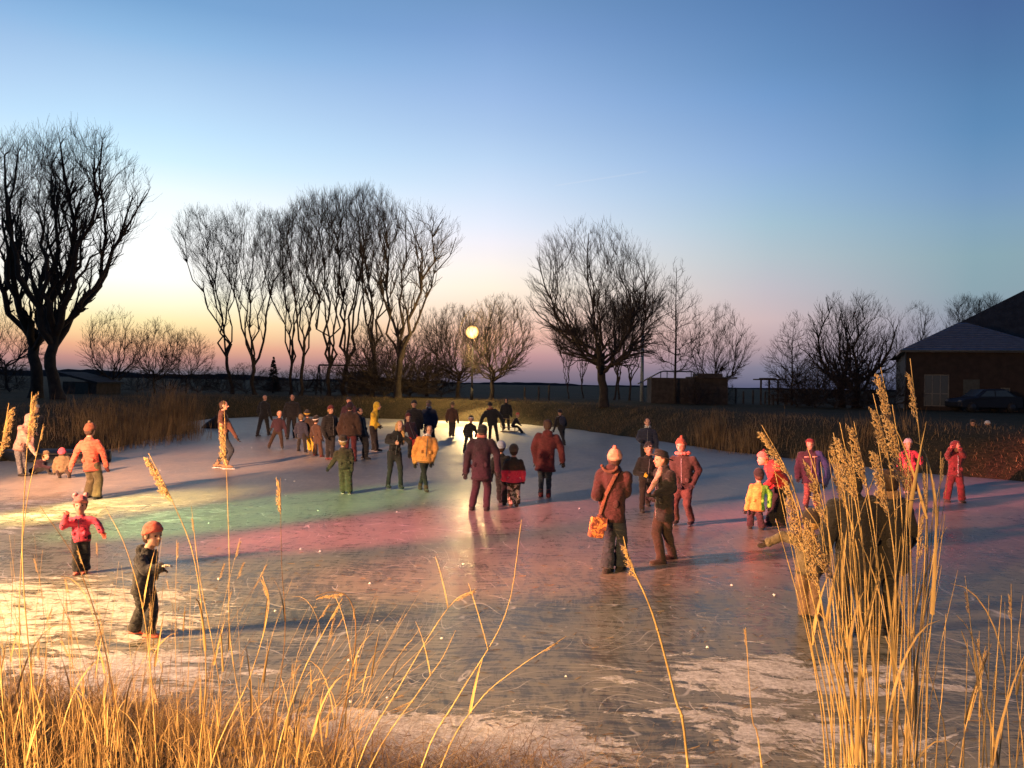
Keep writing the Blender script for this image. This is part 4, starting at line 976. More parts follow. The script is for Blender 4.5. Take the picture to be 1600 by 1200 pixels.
    # ---- hands
    for (e_, w_, sg) in ((eA, wA, -1), (eB, wB, 1)):
        d = (w_ - e_).normalized(); nrm_ = (Fd - d * Fd.dot(d)); nrm_ = nrm_.normalized() if nrm_.length > .1 else d.orthogonal().normalized(); lt = d.cross(nrm_).normalized()
        hl = .095 * H; b = MB(); g0 = w_ + d * .01
        b.ball(g0 + d * hl * .28, (.016 * H, .027 * H, hl * .36), (nrm_, lt, d), 10, 7)
        for q in range(4):
            off_ = lt * (q - 1.5) * .0125 * H; ln = hl * (.36, .44, .40, .30)[q]; r_ = .0068 * H
            p0 = g0 + d * hl * .50 + off_; p1 = p0 + d * ln * .6 + nrm_ * ln * .16; p2 = p1 + d * ln * .35 + nrm_ * ln * .35
            b.cone(p0, p1, r_, r_ * .95, 6); b.ball(p1, r_ * .97, None, 6, 4); b.cone(p1, p2, r_ * .95, r_ * .8, 6); b.ball(p2, r_ * .85, None, 6, 4)
        t0_ = g0 + d * hl * .14 - lt * .022 * H; t1_ = t0_ + d * hl * .30 - lt * .018 * H + nrm_ * .012 * H; b.cone(t0_, t1_, .009 * H, .008 * H, 6); b.ball(t1_, .008 * H, None, 6, 4)
        gcol = gloves if not isinstance(gloves, (list,)) else gloves[0 if sg < 0 else 1]
        b.build('hand' if gcol == 'skin' else 'glove', m_skin if gcol == 'skin' else fab(gcol), o)
    # ---- head wear
    tilt = .28; vdir = (Fh * math.cos(tilt) + up * math.sin(tilt)); hc = head - Fh * .03 * hh
    def hatring(z, s_, back=0): return (hc + up * z * hh - Fh * back * hh, Sh * .41 * hh * s_, vdir * .48 * hh * s_)
    if hair:
        b = BB(); b.ball(head + up * .10 * hh - Fh * .08 * hh, (.41 * hh, .44 * hh, .44 * hh), (Sh, Fh, up), 14, 10); b.ball(head - up * .12 * hh - Fh * .16 * hh, (.39 * hh, .34 * hh, .36 * hh), (Sh, Fh, up), 12, 8)
        if long_hair:
            for q in (-1, 0, 1):
                s0_ = head - Fh * (.25 if q == 0 else .05) * hh + Sh * q * .30 * hh; s1_ = s0_ - up * (.95 + .2 * abs(q)) * hh + Fh * (.10 * abs(q)) * hh + Sh * q * .10 * hh; s2_ = s1_ - up * .75 * hh + Sh * q * .05 * hh
                b.limb([s0_, s1_, s2_], [.20 * hh, .17 * hh, .05 * hh], 8)
        hm = basic('hair_%s' % hair, cc(hair), .6, .35, 30, .9, .01); ho = b.build('hair', hm, o); REMESH.append((ho, min(vox, .02), 1, 1))
    if hat and not hair and Y0 < 32:
        b = MB(); hcn = ('hair', 'brown', 'blonde')[int(abs(base.x * 7)) % 3]
        b.ball(head - Fh * .17 * hh - up * .10 * hh, (.37 * hh, .32 * hh, .34 * hh), (Sh, Fh, up), 14, 9)
        for q in (-1, 1): b.ball(head + Sh * q * .33 * hh + up * .05 * hh, (.07 * hh, .20 * hh, .20 * hh), (Sh, Fh, up), 8, 6)
        b.build('hair', basic('hair_%s' % hcn, cc(hcn), .6, .35, 30, .9, .01), o)
    if hat:
        kind, hcol = hat[0], hat[1]
        b = MB()
        if kind in ('beanie', 'pompom', 'pompoms'):
            b.loft([hatring(.06, 1.0), hatring(.10, 1.07), hatring(.22, 1.08), hatring(.25, 1.0), hatring(.38, .92, .02), hatring(.50, .74, .05), hatring(.58, .46, .07), hatring(.62, .15, .08)], 18)
            ho = b.build('hat', fab(hcol), o)
            if kind == 'pompom':
                p_ = MB(); p_.ball(hc + up * .68 * hh - Fh * .08 * hh, .13 * hh, None, 10, 8); p_.build('pompom', fab(hat[2]), ho)
            if kind == 'pompoms':
                for q in (-1, 1):
                    p_ = MB(); p_.ball(hc + up * .60 * hh + Sh * q * .30 * hh, .18 * hh, None, 10, 8); p_.build('pompom', fab(hat[2]), ho)
            if len(hat) > 3:
                p_ = MB(); p_.loft([hatring(.075, 1.09), hatring(.20, 1.10)], 18); p_.build('hat_band', fab(hat[3]), ho)
        elif kind == 'brim':
            b.loft([hatring(.13, 1.62), hatring(.17, 1.68), hatring(.19, 1.05), hatring(.40, .98, 0), hatring(.56, .88, 0), hatring(.60, .6, 0)], 20); b.build('hat', fab(hcol), o)
        elif kind == 'cap':
            b.loft([hatring(.12, 1.03), hatring(.24, 1.04), hatring(.40, .86), hatring(.50, .4)], 16); ho = b.build('cap', fab(hcol), o)
            p_ = MB(); p_.ball(hc + up * .20 * hh + Fh * .52 * hh, (.26 * hh, .22 * hh, .03 * hh), (Sh, Fh, up)); p_.build('visor', fab(hcol), ho)
        elif kind == 'helmet':
            b.ball(hc + up * .18 * hh, (.50 * hh, .55 * hh, .42 * hh), (Sh, Fh, up), 16, 10); b.build('helmet', fab(hcol), o)
    if scarf:
        b = BB(); sc_ = scarf if not isinstance(scarf, tuple) or isinstance(scarf[1], str) and scarf[1] in ('patches', 'stripes') else scarf
        b.loft([(nk - sd_ * .005 * H, Sh * .062 * H, Fh * .062 * H), (nk + sd_ * .020 * H, Sh * .068 * H, Fh * .070 * H), (nk + sd_ * .045 * H, Sh * .058 * H, Fh * .060 * H)], 14)
        so = b.build('scarf', fab(scarf), o); REMESH.append((so, vox, 1, 1))
    if fur:
        b = MB(); n_ = 40; rr_ = random.Random(3)
        for q in range(n_):
            th = 2 * math.pi * q / n_
            c0 = nk + sd_ * .012 * H + S * math.cos(th) * .078 * H + Fs * math.sin(th) * .066 * H; 
            b.ball(c0, (.019 * H * (.8 + .4 * rr_.random())), None, 6, 5)
        b.build('fur_collar', fab(fur), o)
    if stripe:
        b = MB()
        for q in (-1, 1):
            c0 = pelv + spine * .80 + S * q * .055 * H + Fs * .079 * H * bw
            b.loft([(c0 - S * .034 * H, sd_ * .010 * H, Fs * .012 * H), (c0 + S * .034 * H - Fs * .006 * H, sd_ * .010 * H, Fs * .012 * H)], 8)
        b.build('chest_stripe', fab(stripe), o)
    info = dict(o=o, H=H, hh=hh, head=head, nk=nk, pelv=pelv, sa=sa, sb=sb, wA=wA, wB=wB, S=S, F=Fs, up=up, base=base, sd=sd_, wp=wp, spine=spine, an=(an1, an2))
    if extras: extras(info)
    return info

# things people wear or hold
def ex_bag(i):
    H = i['H']; S, Fv, o = i['S'], i['F'], i['o']
    p0 = i['sb'] * .5 + i['nk'] * .5; back = -Fv
    bagc = i['wp']((933, 823, -.18)); b = MB()
    pts = [p0 + i['up'] * .035 * H, p0 + back * .105 * H - i['up'] * .02 * H, i['pelv'] + i['spine'] * .4 + back * .10 * H - S * .02 * H, i['pelv'] + back * .10 * H - S * .06 * H - i['up'] * 0.02, bagc + i['up'] * .12]
    for a_, c_ in zip(pts[:-1], pts[1:]):
        d = (c_ - a_).normalized(); l = d.cross(back).normalized()
        b.loft([(a_, l * .028, back * .008), (c_, l * .028, back * .008)], 8)
    b.build('bag_strap', fab((.16, .06, .03)), o)
    bag = bpy.data.objects.new('shoulder_bag', None); col.objects.link(bag); bag.parent = o; bag.location = bagc
    b = MB(); b.box((-.105, -.055, -.15), (.105, .055, .13)); q = b.build('bag_body', fab((('rust', 'patches', 'mustard'))), bag, False); md = q.modifiers.new('bevel', 'BEVEL'); md.width = .025; md.segments = 3
    b = MB(); b.box((-.11, -.066, -.03), (.11, -.056, .135)); q = b.build('bag_flap', fab((('rust', 'patches', 'mustard'))), bag, False); q.rotation_euler = (0, 0, 0)
    bag.rotation_euler = (0, R(9), R(15))
def ex_scarfdrop(i):      # long pale scarf hanging down the front, as on the hatted figure
    H = i['H']; b = BB(); Fv = i['F']; p = i['nk']; a1 = i['wp']((1031, 738, -.10)); a2 = i['wp']((1024, 753, -.16)); a3 = i['wp']((1014, 768, -.20))
    b.limb([p + Fv * .03 * H - i['up'] * .02, a1, a2, a3], [.035 * H, .040, .042, .036], 8); s_ = b.build('scarf', fab('palepink'), i['o']); REMESH.append((s_, .014, 2, 1))
def ex_fringe(i):         # strap and brown fur trim over the hood of the woman with the bag
    H = i['H']; b = MB(); back = -i['F']; c0 = i['nk'] + back * .105 * H; rr_ = random.Random(2)
    for q in range(26):
        t = q / 25; th = math.pi * (.08 + .84 * t)
        c1 = c0 - i['S'] * math.cos(th) * .068 * H - i['sd'] * math.sin(th) * .055 * H + i['sd'] * .03 * H
        b.ball(c1, .020 * (.8 + .4 * rr_.random()), None, 6, 5)
    b.build('hood_trim', fab((.12, .05, .03)), i['o']); ex_bag(i)
def ex_backpack(i):
    b = BB(); c0 = i['pelv'] + i['spine'] * .6 - i['F'] * .13 * i['H']; b.ball(c0, (.10 * i['H'], .07 * i['H'], .13 * i['H']), (i['S'], i['F'], i['sd']), 12, 8)
    q = b.build('backpack', fab('navy'), i['o'])
    for s_ in (-1, 1):
        b = MB(); b.tube([i['nk'] + i['S'] * s_ * .06 * i['H'] - i['F'] * .07 * i['H'], i['nk'] + i['S'] * s_ * .075 * i['H'] + i['F'] * .05 * i['H'], c0 + i['S'] * s_ * .11 * i['H'] + i['F'] * .09 * i['H']], .016, 6); b.build('strap', fab('grey'), q)

exec_people = True
P = person
# --- left bank group
P('person in pale pink hooded jacket bending forward at the left edge', (32, 744), (40, 743), (47, 647), 70, H=1.35, pel=(30, 700), neck=(41, 664), kid=True, jacket='palepink', trousers='grey', hood='up', leg='straight', wa=(52, 705), wb=(50, 700), bulk=1.15, gloves='cream')
P('dark adult in grey cap behind the pale pink jacket at the left edge', (44, 722), (56, 722), (56, 632), 60, jacket='black', trousers='black', hat=('cap', 'lgrey'), wa=(52, 672), wb=(58, 675), gloves='skin', bulk=1.1)
P('person in plum jacket and pale hat sitting on the ice near the left edge', (50, 741), (78, 741), (72, 705), 60, H=1.15, kid=True, pel=(52, 736), neck=(68, 719), ka=(70, 729), kb=(72, 731), jacket='plum', trousers='black', hat=('beanie', 'khaki'), sit=True, wa=(78, 730), wb=(74, 734), hair='blonde')
P('child with red hood crouching on the ice left of the coral jacket', (93, 747), (108, 747), (97, 701), 200, H=1.1, kid=True, pel=(98, 735), neck=(97, 712), jacket=('khaki'), trousers='dbrown', hat=('beanie', 'neon'), hood=True, sit=True, ka=(90, 738, -.1), kb=(108, 738, -.1), bulk=1.25)
P('person in coral jacket and orange bobble hat walking away with both arms held out', (137, 778), (151, 780), (141, 662), 172, jacket='coral', trousers='khaki', hat=('pompom', 'rust', 'khaki'), leg='ski', hem=.07, flare=1.05, ea=(120, 705), wa=(112, 727), eb=(160, 705), wb=(166, 727), gloves=['coral', 'dred'], pel=(143, 727), bulk=1.05, shoes='black', kid=True)
P('little girl in pink spotted jacket and hat with two bobbles, hand raised to her face', (121, 897), (133, 895), (126, 776), 10, kid=True, jacket=('neon', 'dots', 'black'), trousers='black', leg='ski', hat=('pompoms', 'wool', 'palepink'), shoes='coral', ea=(99, 822, -.1), wa=(104, 806, -.2), eb=(150, 815), wb=(159, 831), gloves='coral', bulk=1.12, hem=.05, look=20)
P('small boy in orange hat and dark snowsuit standing in the yellow light near the reeds', (211, 990), (232, 996), (239, 818), 85, kid=True, jacket='char', trousers='black', leg='ski', hat=('beanie', 'coral'), shoes='coral', pel=(224, 915), neck=(229, 862), hood=True, ea=(228, 892, -.2), wa=(252, 886, -.2), eb=(216, 895, .1), wb=(246, 892, .1), gloves=['cream', 'black'], bulk=1.15, hem=.06, look=60)
P('girl on pale skates in a dull brown jumper reaching out to the right', (338, 731), (352, 733), (350, 626), 95, jacket=(.085, .032, .022), trousers='djeans', leg='slim', skates=True, shoes='tan', hair='hair', ea=(360, 668), wa=(369, 683), eb=(346, 668), wb=(345, 686), gloves='dbrown', pel=(349, 682), hem=.02, bulk=.85)
# --- far group left of centre
P('dark skater with legs apart, leftmost of the far group', (402, 683), (420, 681), (414, 617), 160, jacket='black', trousers='black', leg='straight', skates=True)
P('child in dark plum clothes striding left on skates beside the far group', (420, 702), (441, 702), (437, 641), 20, kid=True, H=1.5, jacket='plum', trousers='dbrown', leg='straight', skates=True, pel=(434, 673), hair='khaki', ea=(427, 660), wa=(424, 668))
P('tall dark adult standing behind the striding child', (449, 686), (460, 684), (457, 616), 10, jacket='black', trousers='black', hair='hair', bulk=1.1)
P('child in dark navy coat with bare head, left of the child in yellow trousers', (466, 706), (477, 708), (471, 646), 170, kid=True, jacket='navy', trousers='black', leg='straight', skates=True, hair='khaki', hem=.12)
P('child in yellow trousers and yellow striped hat, seen from behind', (484, 705), (491, 708), (480, 641), 190, kid=True, jacket='dbrown', trousers='yellow', leg='ski', hat=('beanie', 'black', 0, 'yellow'))
P('child in long brown coat and dark hat with white band', (492, 712), (502, 714), (494, 650), 150, kid=True, jacket='brown', trousers='brown', leg='ski', hat=('beanie', 'black', 0, 'white'), hem=.16, shoes='darkred')
P('adult in black jacket and dark red hat turned right, face lit red', (512, 718), (519, 719), (517, 634), 50, jacket='black', trousers='black', hat=('beanie', 'dred'), leg='straight', shoes='dred', hem=.08, bulk=1.1)
P('broad adult in brown jacket and maroon hat with back turned, middle of the far group', (540, 719), (554, 721), (547, 629), 178, jacket='brown', trousers='maroon', hat=('beanie', 'plum'), leg='straight', hem=.08, bulk=1.25, ea=(530, 670), wa=(534, 684), shoes='dred')
P('skater in slate grey jacket and black trousers right of the broad brown adult', (568, 718), (572, 719), (562, 637), 60, jacket='char', trousers='black', leg='straight', skates=True, hair='hair', pel=(566, 677), hem=.06, bulk=1.05)
P('child in yellow jacket with green hem leaning forward on black skates', (584, 705), (589, 706), (590, 628), 75, kid=True, jacket=('yellow', 'lower', 'green'), trousers='black', leg='straight', skates=True, hood='up', pel=(583, 668), neck=(586, 643), ea=(583, 655), wa=(592, 664), wb=(591, 666), bulk=.95)
P('dark person in a dim knitted hat behind the broad brown adult', (541, 690), (553, 690), (545, 621), 10, jacket='plum', trousers='black', hat=('beanie', 'char'))
P('child in olive snowsuit swinging one arm out left, standing alone on the green light', (536, 771), (546, 772), (536, 681), 195, kid=True, jacket='olive', trousers='olive', leg='ski', hat=('beanie', 'hair', 0, 'cream'), ea=(523, 718), wa=(515, 730), eb=(550, 715), wb=(549, 735), shoes='olive', bulk=1.15, hem=.03, gloves='black')
P('girl with long ginger hair in black, leaning on skates with elbow out', (606, 764), (626, 765), (625, 657), 25, jacket='black', trousers='char', leg='slim', skates=True, hair='blonde', long_hair=True, ea=(604, 690, -.1), wa=(617, 692, -.25), eb=(641, 690), wb=(640, 706), pel=(616, 708), neck=(619, 677), hem=.02, bulk=.9, gloves=['skin', 'black'])
P('girl in bright mustard coat, black leggings and brown boots, legs crossed', (666, 768), (656, 764), (671, 664), 15, jacket='mustard', trousers='black', leg='slim', shoes='brown', hair='hair', ea=(647, 705), wa=(648, 722), eb=(681, 700), wb=(675, 721), pel=(664, 712), neck=(667, 681), hem=.10, flare=1.2, bulk=1.15, scarf=('black', 'patches', 'white'))
P('dark adult with bright face behind the ginger haired girl', (641, 702), (655, 702), (647, 626), 5, jacket='black', trousers='black', hat=('beanie', 'black'), bulk=1.1, hem=.08)
P('dark adult in a patterned scarf and grey hat behind the mustard coat', (664, 698), (678, 698), (670, 626), -10, jacket='navy', trousers='black', hat=('beanie', 'khaki'), scarf=('black', 'patches', 'white'), bulk=1.1)
P('child in dim maroon jacket and red trousers between the two girls', (645, 716), (655, 718), (638, 646), 20, kid=True, jacket='plum', trousers='red', hat=('beanie', 'maroon'), leg='ski')
P('small fair haired skater in brown coat alone on the bright far ice', (703, 683), (708, 683), (707, 628), 170, jacket='brown', trousers='char', leg='straight', skates=True, hat=('beanie', 'khaki'), hem=.1)
P('child all in black with a white banded hat, mid stride on the lit ice', (725, 709), (737, 704), (736, 650), 5, kid=True, jacket='black', trousers='black', leg='straight', skates=True, hat=('beanie', 'black', 0, 'white'), wa=(726, 679), wb=(743, 681))
P('broad dark adult with a ginger fur hood, legs apart before the lit ice', (765, 689), (778, 690), (766, 629), 178, jacket='black', trousers='black', leg='straight', fur='rust', hat=('beanie', 'black'), ea=(754, 652), wa=(750, 665), eb=(783, 652), wb=(787, 665), bulk=1.35, hem=.1)
P('dark figure with pale face standing behind the sledge', (786, 672), (795, 672), (791, 622), 0, jacket='black', trousers='black', hood='up', bulk=1.1)
P('child in a red hat sitting on the sledge', (815, 677), (817, 677), (809, 645), 60, H=1.15, kid=True, sit=True, pel=(801, 665), neck=(807, 656), ka=(808, 666), kb=(810, 667), jacket='char', trousers='black', hat=('beanie', 'coral'), wa=(812, 663), wb=(813, 664), bulk=1.1)
P('dark person carrying a navy rucksack, far right of the lit ice', (882, 697), (880, 695), (875, 640), 200, jacket='black', trousers='black', leg='straight', skates=True, hat=('beanie', 'black'), extras=ex_backpack, pel=(877, 668))
P('man in purple jacket walking away along the lamp reflection', (737, 797), (760, 798), (754, 665), 172, jacket='plum', trousers='plum', leg='straight', hat=('beanie', 'black'), pel=(752, 737), neck=(753, 683), ea=(731, 710), wa=(728, 737), eb=(776, 708), wb=(778, 735), hem=.09, flare=1.05, bulk=1.12, shoes='black', scarf='wool')
P('child in black with a pale blue hat beside the man in purple', (782, 785), (788, 789), (783, 690), 175, kid=True, jacket='black', trousers='black', leg='ski', hat=('beanie', 'bluewhite'), hem=.08, bulk=1.1)
P('small child in pink vest over olive with grey hat and patterned yellow trousers', (798, 790), (807, 791), (803, 695), 180, kid=True, jacket=('olive', 'lower', 'neon'), trousers=('cream', 'patches', 'olive'), leg='ski', hat=('beanie', 'khaki'), hem=.10, flare=1.15, bulk=1.1, shoes='khaki')
P('woman in long maroon coat walking away in tall boots', (845, 776), (857, 777), (856, 655), 178, jacket='maroon', trousers='djeans', leg='slim', shoes='dred', hair='brown', hood=True, ea=(834, 700), wa=(838, 722), eb=(876, 700), wb=(879, 720), pel=(852, 722), hem=.11, flare=1.12, bulk=1.18)
# --- right half
P('woman with orange shoulder bag, dark maroon jacket and cream bobble hat', (948, 895), (968, 892), (961, 703), 150, jacket=(.045, .012, .014), trousers='djeans', leg='flare', hat=('pompom', (.72, .36, .24), 'wool'), hood=True, ea=(932, 775, -.1), wa=(938, 762, .25), eb=(978, 770), wb=(966, 775, .3), pel=(956, 800), neck=(960, 731), hem=.07, bulk=1.10, extras=ex_fringe, look=165)
P('person in black brimmed hat with a long pale scarf, brown trousers and black coat', (1033, 881), (1050, 873), (1033, 705), -70, jacket='black', trousers='dbrown', leg='straight', hat=('brim', 'black'), shoes='dbrown', pel=(1038, 795), neck=(1038, 730), ea=(1052, 762, -.1), wa=(1026, 772, -.2), eb=(1050, 765, .1), wb=(1024, 776, .1), hem=.10, bulk=1.05, extras=ex_scarfdrop, hair='hair')
P('child in black with a patterned headband and lime glove behind the black hat', (1003, 800), (1012, 790), (1014, 692), 5, kid=True, jacket='black', trousers='dbrown', leg='straight', hat=('beanie', 'black', 0, ('white', 'patches', 'black')), wa=(1005, 742, -.15), ea=(993, 738), gloves=['yellow', 'black'], bulk=1.15, hem=.06)
P('dark clothed skater with reddish face, furthest of the group round the black hat', (1004, 744), (1014, 742), (1012, 653), -5, jacket='navy', trousers='black', hair='brown', leg='straight', wa=(1001, 689, -.1), bulk=1.05, scarf=('black', 'patches', 'white'))
P('skater in knitted orange hat and pale fur collar, hands in jacket pockets', (1056, 820), (1080, 821), (1064, 686), -25, jacket='dbrown', trousers='brown', leg='straight', hat=('pompom', 'rust', 'rust'), shoes='black', skates=True, fur='wool', ea=(1052, 735), wa=(1059, 753, -.1), eb=(1092, 735), wb=(1082, 755, -.1), pel=(1068, 760), neck=(1068, 712), bulk=1.1, hem=.03)
P('child in yellow and lime jacket with black hat, back turned', (1172, 826), (1190, 828), (1186, 733), 178, kid=True, jacket=('mustard', 'side', 'lime'), trousers=(.05, .02, .035), leg='ski', hat=('beanie', 'black'), ea=(1170, 778), wa=(1166, 795), eb=(1203, 770), wb=(1202, 790), hem=.10, flare=1.1, bulk=1.15, pel=(1183, 788))
P('woman in red jacket and knitted red bobble hat bending down to the child in yellow', (1203, 821), (1221, 821), (1192, 707), -75, H=1.62, jacket='red', trousers='black', leg='flare', hat=('pompom', 'wool', 'dred'), pel=(1220, 752), neck=(1203, 722), ea=(1208, 750, -.15), wa=(1196, 760, -.2), eb=(1212, 752, .1), wb=(1198, 765, .1), hem=.05, bulk=1.12, gloves='red')
P('man in blue jacket with a pink chest stripe and red cap behind the plumes', (1259, 792), (1276, 794), (1266, 685), -15, jacket=('plum', 'side', 'blue'), trousers=(.22, .09, .06), leg='straight', hat=('cap', 'dred'), stripe='palepink', pel=(1268, 750), ea=(1296, 730) and None, bulk=1.35, hem=.05, eb=(1296, 733), wb=(1289, 755, -.1))
P('child in olive brown snowsuit reaching an arm far to the left before the tall reeds', (1258, 966), (1276, 968), (1268, 797), 190, kid=True, jacket='khaki', trousers=(.20, .12, .07), leg='ski', hat=('beanie', 'dbrown'), pel=(1262, 888), neck=(1263, 832), ea=(1222, 838), wa=(1200, 848), bulk=1.15, hem=.04, gloves='dbrown')
P('tall dark figure in a black hood behind the tall golden reeds', (1322, 992), (1352, 990), (1330, 729), 185, jacket=(.008, .007, .006), trousers='black', leg='straight', hood='up', pel=(1338, 862), neck=(1332, 782), bulk=1.22, hem=.12, H=1.76)
P('adult with dark brown hair and tan scarf behind the right part of the tall reeds', (1372, 990), (1398, 988), (1386, 733), 200, jacket=(.009, .008, .007), trousers='black', leg='straight', hair='hair', scarf='tan', pel=(1390, 862), neck=(1388, 782), bulk=1.2, hem=.12, H=1.74)
P('child in neon pink jacket and grey hat right of the plumes', (1416, 770), (1428, 771), (1419, 686), -5, kid=True, jacket='neon', trousers='darkred', leg='ski', hat=('beanie', 'lgrey'), shoes='white', bulk=1.15, hem=.06, wb=(1439, 724), eb=(1438, 715))
P('child in red jacket holding both hands up to the face, rightmost on the ice', (1479, 784), (1503, 785), (1494, 689), 0, kid=True, jacket='dred', trousers='darkred', leg='ski', hood='up', ea=(1480, 711, -.05), wa=(1485, 701, -.22), eb=(1506, 711, -.05), wb=(1500, 701, -.22), bulk=1.12, hem=.05, gloves='wool')
P('person in dark clothes and white hat sitting on the right bank', (1530, 690), (1542, 690), (1543, 658), -20, H=1.6, ground=31.5, sit=True, pel=(1545, 684), neck=(1543, 670), ka=(1534, 680, -.25), kb=(1544, 680, -.25), jacket='black', trousers='black', hat=('beanie', 'white'))
P('person in dark clothes sitting on the right bank left of the white hat', (1512, 690), (1524, 690), (1520, 656), -20, H=1.6, ground=31.5, sit=True, pel=(1523, 684), neck=(1520, 669), ka=(1514, 680, -.25), kb=(1525, 680, -.25), jacket='black', trousers='black', hat=('beanie', 'char'))

# sledge
p = at(795, 675); s_ = p.y / F
o = empty('sledge', p, 'wooden sledge with a red hatted child on it near the lit far shore', 'sledge')
mb = MB()
m_lwood = basic('pale_wood', (.35, .24, .13), .7)
for q in (-.2, .2):
    mb = MB(); mb.tube([(-.45, q, .02), (.42, q, .02), (.55, q, .10), (.60, q, .24)], .018, 6); mb.build('runner', m_lwood, o)
for q in range(4):
    mb = MB(); mb.box((-.42, -.24 + q * .125, .24), (.45, -.24 + q * .125 + .105, .265)); mb.build('slat', m_lwood, o, False)
for q in (-.35, .3):
    mb = MB(); mb.box((q, -.2, .03), (q + .04, .2, .238)); mb.build('strut', m_lwood, o, False)
mb = MB(); mb.tube([(-.5, 0, .75), (.55, 0, .62)], .018, 6); mb.build('push_bar', m_lwood, o)
for q in (-.45, -.40):
    mb = MB(); mb.tube([(q, .18 if q == -.45 else -.18, .26), (q, 0, .76)], .015, 6); mb.build('bar_support', m_lwood, o)
# dark heap on the far ice beside the girl on pale skates
p = at(332, 669); b = BB(); b.loft([((0, 0, 0), Vector((.62, 0, 0)), Vector((0, .4, 0))), ((.08, 0, .25), Vector((.45, 0, 0)), Vector((0, .3, 0))), ((.25, 0, .55), Vector((.2, 0, 0)), Vector((0, .18, 0))), ((.33, 0, .78), Vector((.05, 0, 0)), Vector((0, .05, 0)))], 14)
o = b.build('dark_heap', fab('black'), None, True, p); tag(o, 'dark pointed heap of cloth lying on the far ice beside the skater with pale skates', 'heap'); REMESH.append((o, .04, 2, 1))
# low dark bench-like boat hull behind the sitting children at the left
p = at(66, 726); o = empty('rowing_boat', (p.x - .2, p.y + 1.2, land1(p.x - .2, p.y + 1.2) + .0), 'dark low boat hull pulled onto the left bank behind the sitting children', 'boat')
b = MB(); b.loft([((-1.5, 0, .52), Vector((0, .25, 0)), Vector((0, 0, .16))), ((-.9, 0, .36), Vector((0, .55, 0)), Vector((0, 0, .34))), ((0, 0, .34), Vector((0, .66, 0)), Vector((0, 0, .38))), ((.9, 0, .36), Vector((0, .5, 0)), Vector((0, 0, .34))), ((1.6, 0, .50), Vector((0, .10, 0)), Vector((0, 0, .18)))], 16)
b.build('hull', basic('dark_hull', (.02, .022, .026), .5), o)
b = MB(); b.tube([(-1.5, -.25, .66), (-.9, -.55, .62), (0, -.66, .60), (.9, -.5, .62), (1.6, -.1, .68)], .03, 6); b.build('rail', basic('dark_rail', (.06, .05, .04), .6), o)

# ------------------------------------------------------------------ ice chips
g2 = random.Random(9); m_ice = basic('clear_ice', (.8, .82, .8), .15)
chip = []
for q in range(3):
    b = MB(); vs = [Vector((math.cos(k * 1.05) * (.8 + g2.random() * .4), math.sin(k * 1.05) * (.8 + g2.random() * .4), 0)) for k in range(6)]
    b.add([v * 1 for v in vs] + [v * .6 + Vector((g2.random() * .2, 0, .5 + g2.random() * .4)) for v in vs], [(5, 4, 3, 2, 1, 0), (6, 7, 8, 9, 10, 11)] + [(k, (k + 1) % 6, (k + 1) % 6 + 6, k + 6) for k in range(6)]); chip.append(b.mesh('ice_chip', m_ice, False))
CH = [(578, 912), (519, 977), (590, 970), (470, 858), (545, 1032), (560, 1026), (430, 955), (605, 1090), (326, 818), (342, 905), (393, 700), (460, 752), (446, 750), (703, 726), (822, 822), (905, 795), (1143, 915), (1105, 1012), (497, 798), (620, 800), (548, 1097), (690, 998), (500, 862), (447, 775), (250, 735), (1210, 930), (388, 1000), (884, 1057)]
for k, (px, py) in enumerate(CH):
    p = at(px, py); o = link('ice_chip', chip[k % 3]); o.location = (p.x, p.y, .001); s_ = g2.uniform(.008, .016) * (1 + p.y / 25); o.scale = (s_, s_, s_); o.rotation_euler = (0, 0, g2.random() * 6)
    tag(o, 'small glinting chip of ice lying loose on the skated ice', 'ice chip', 'loose chips of ice on the pond')

# ------------------------------------------------------------------ reeds of the near bank
m_plume, tp, bp = new_mat('reed_plume'); vP = tp.n('ShaderNodeTexCoord').outputs['Object']
tp.l(tp.mix(tp.step(tp.noise(vP, 9, 4, .7), .3, .7), (.50, .32, .15, 1), (.82, .60, .34, 1)), bp.inputs['Base Color']); bp.inputs['Roughness'].default_value = .85; bp.inputs['Sheen Weight'].default_value = .4
m_stalk = basic('reed_stalk', (.60, .42, .19), .55, .4, 9.0, .25, .002)
m_dark = basic('old_reed', (.20, .12, .055), .8, .35, 12.0)
m_leaf = basic('reed_leaf', (.54, .38, .18), .7, .3, 8.0, .2, .002)
def plume_mesh(seed, n=420, fat=.8):
    """side branches that droop to one side, each set with small fluffy spikelets"""
    g = np.random.default_rng(seed); V = []; Fq = []
    nb = max(8, n // 16)
    for q in range(nb):
        t0 = (q + g.random() * .6) / nb * .90; th = g.normal() * .9; Lb = (.30 - .13 * t0) * (.7 + .5 * g.random()) * (.55 + fat * .5)
        a0 = Vector((.05 * t0 * t0, 0, t0 * .95 - .06)); out = Vector((math.cos(th) * fat * .42 + .10, math.sin(th) * fat * .42, .9)).normalized()
        for k in range(n // nb):
            u_ = (k + g.random()) / (n // nb); c = a0 + out * Lb * u_ + Vector((.07 * u_ * u_ * Lb * 4, 0, -.05 * u_ * u_ * Lb * 2)) + Vector(g.normal(size=3)) * .011
            d = (out + Vector((.18, 0, -.15 * u_)) + Vector(g.normal(size=3)) * .42).normalized(); L = .040 + .055 * g.random(); w = .0055 + .0055 * g.random()
            u = d.orthogonal().normalized(); v = d.cross(u); o = len(V)
            for m_ in range(3):
                ph = m_ * 2.094; V.append(tuple(c + (u * math.cos(ph) + v * math.sin(ph)) * w))
            V.append(tuple(c - d * L * .4)); V.append(tuple(c + d * L * .6))
            for m_ in range(3): Fq.append((o + m_, o + (m_ + 1) % 3, o + 4)); Fq.append((o + (m_ + 1) % 3, o + m_, o + 3))
    return np_mesh('plume', np.array(V), np.array(Fq), m_plume, False)
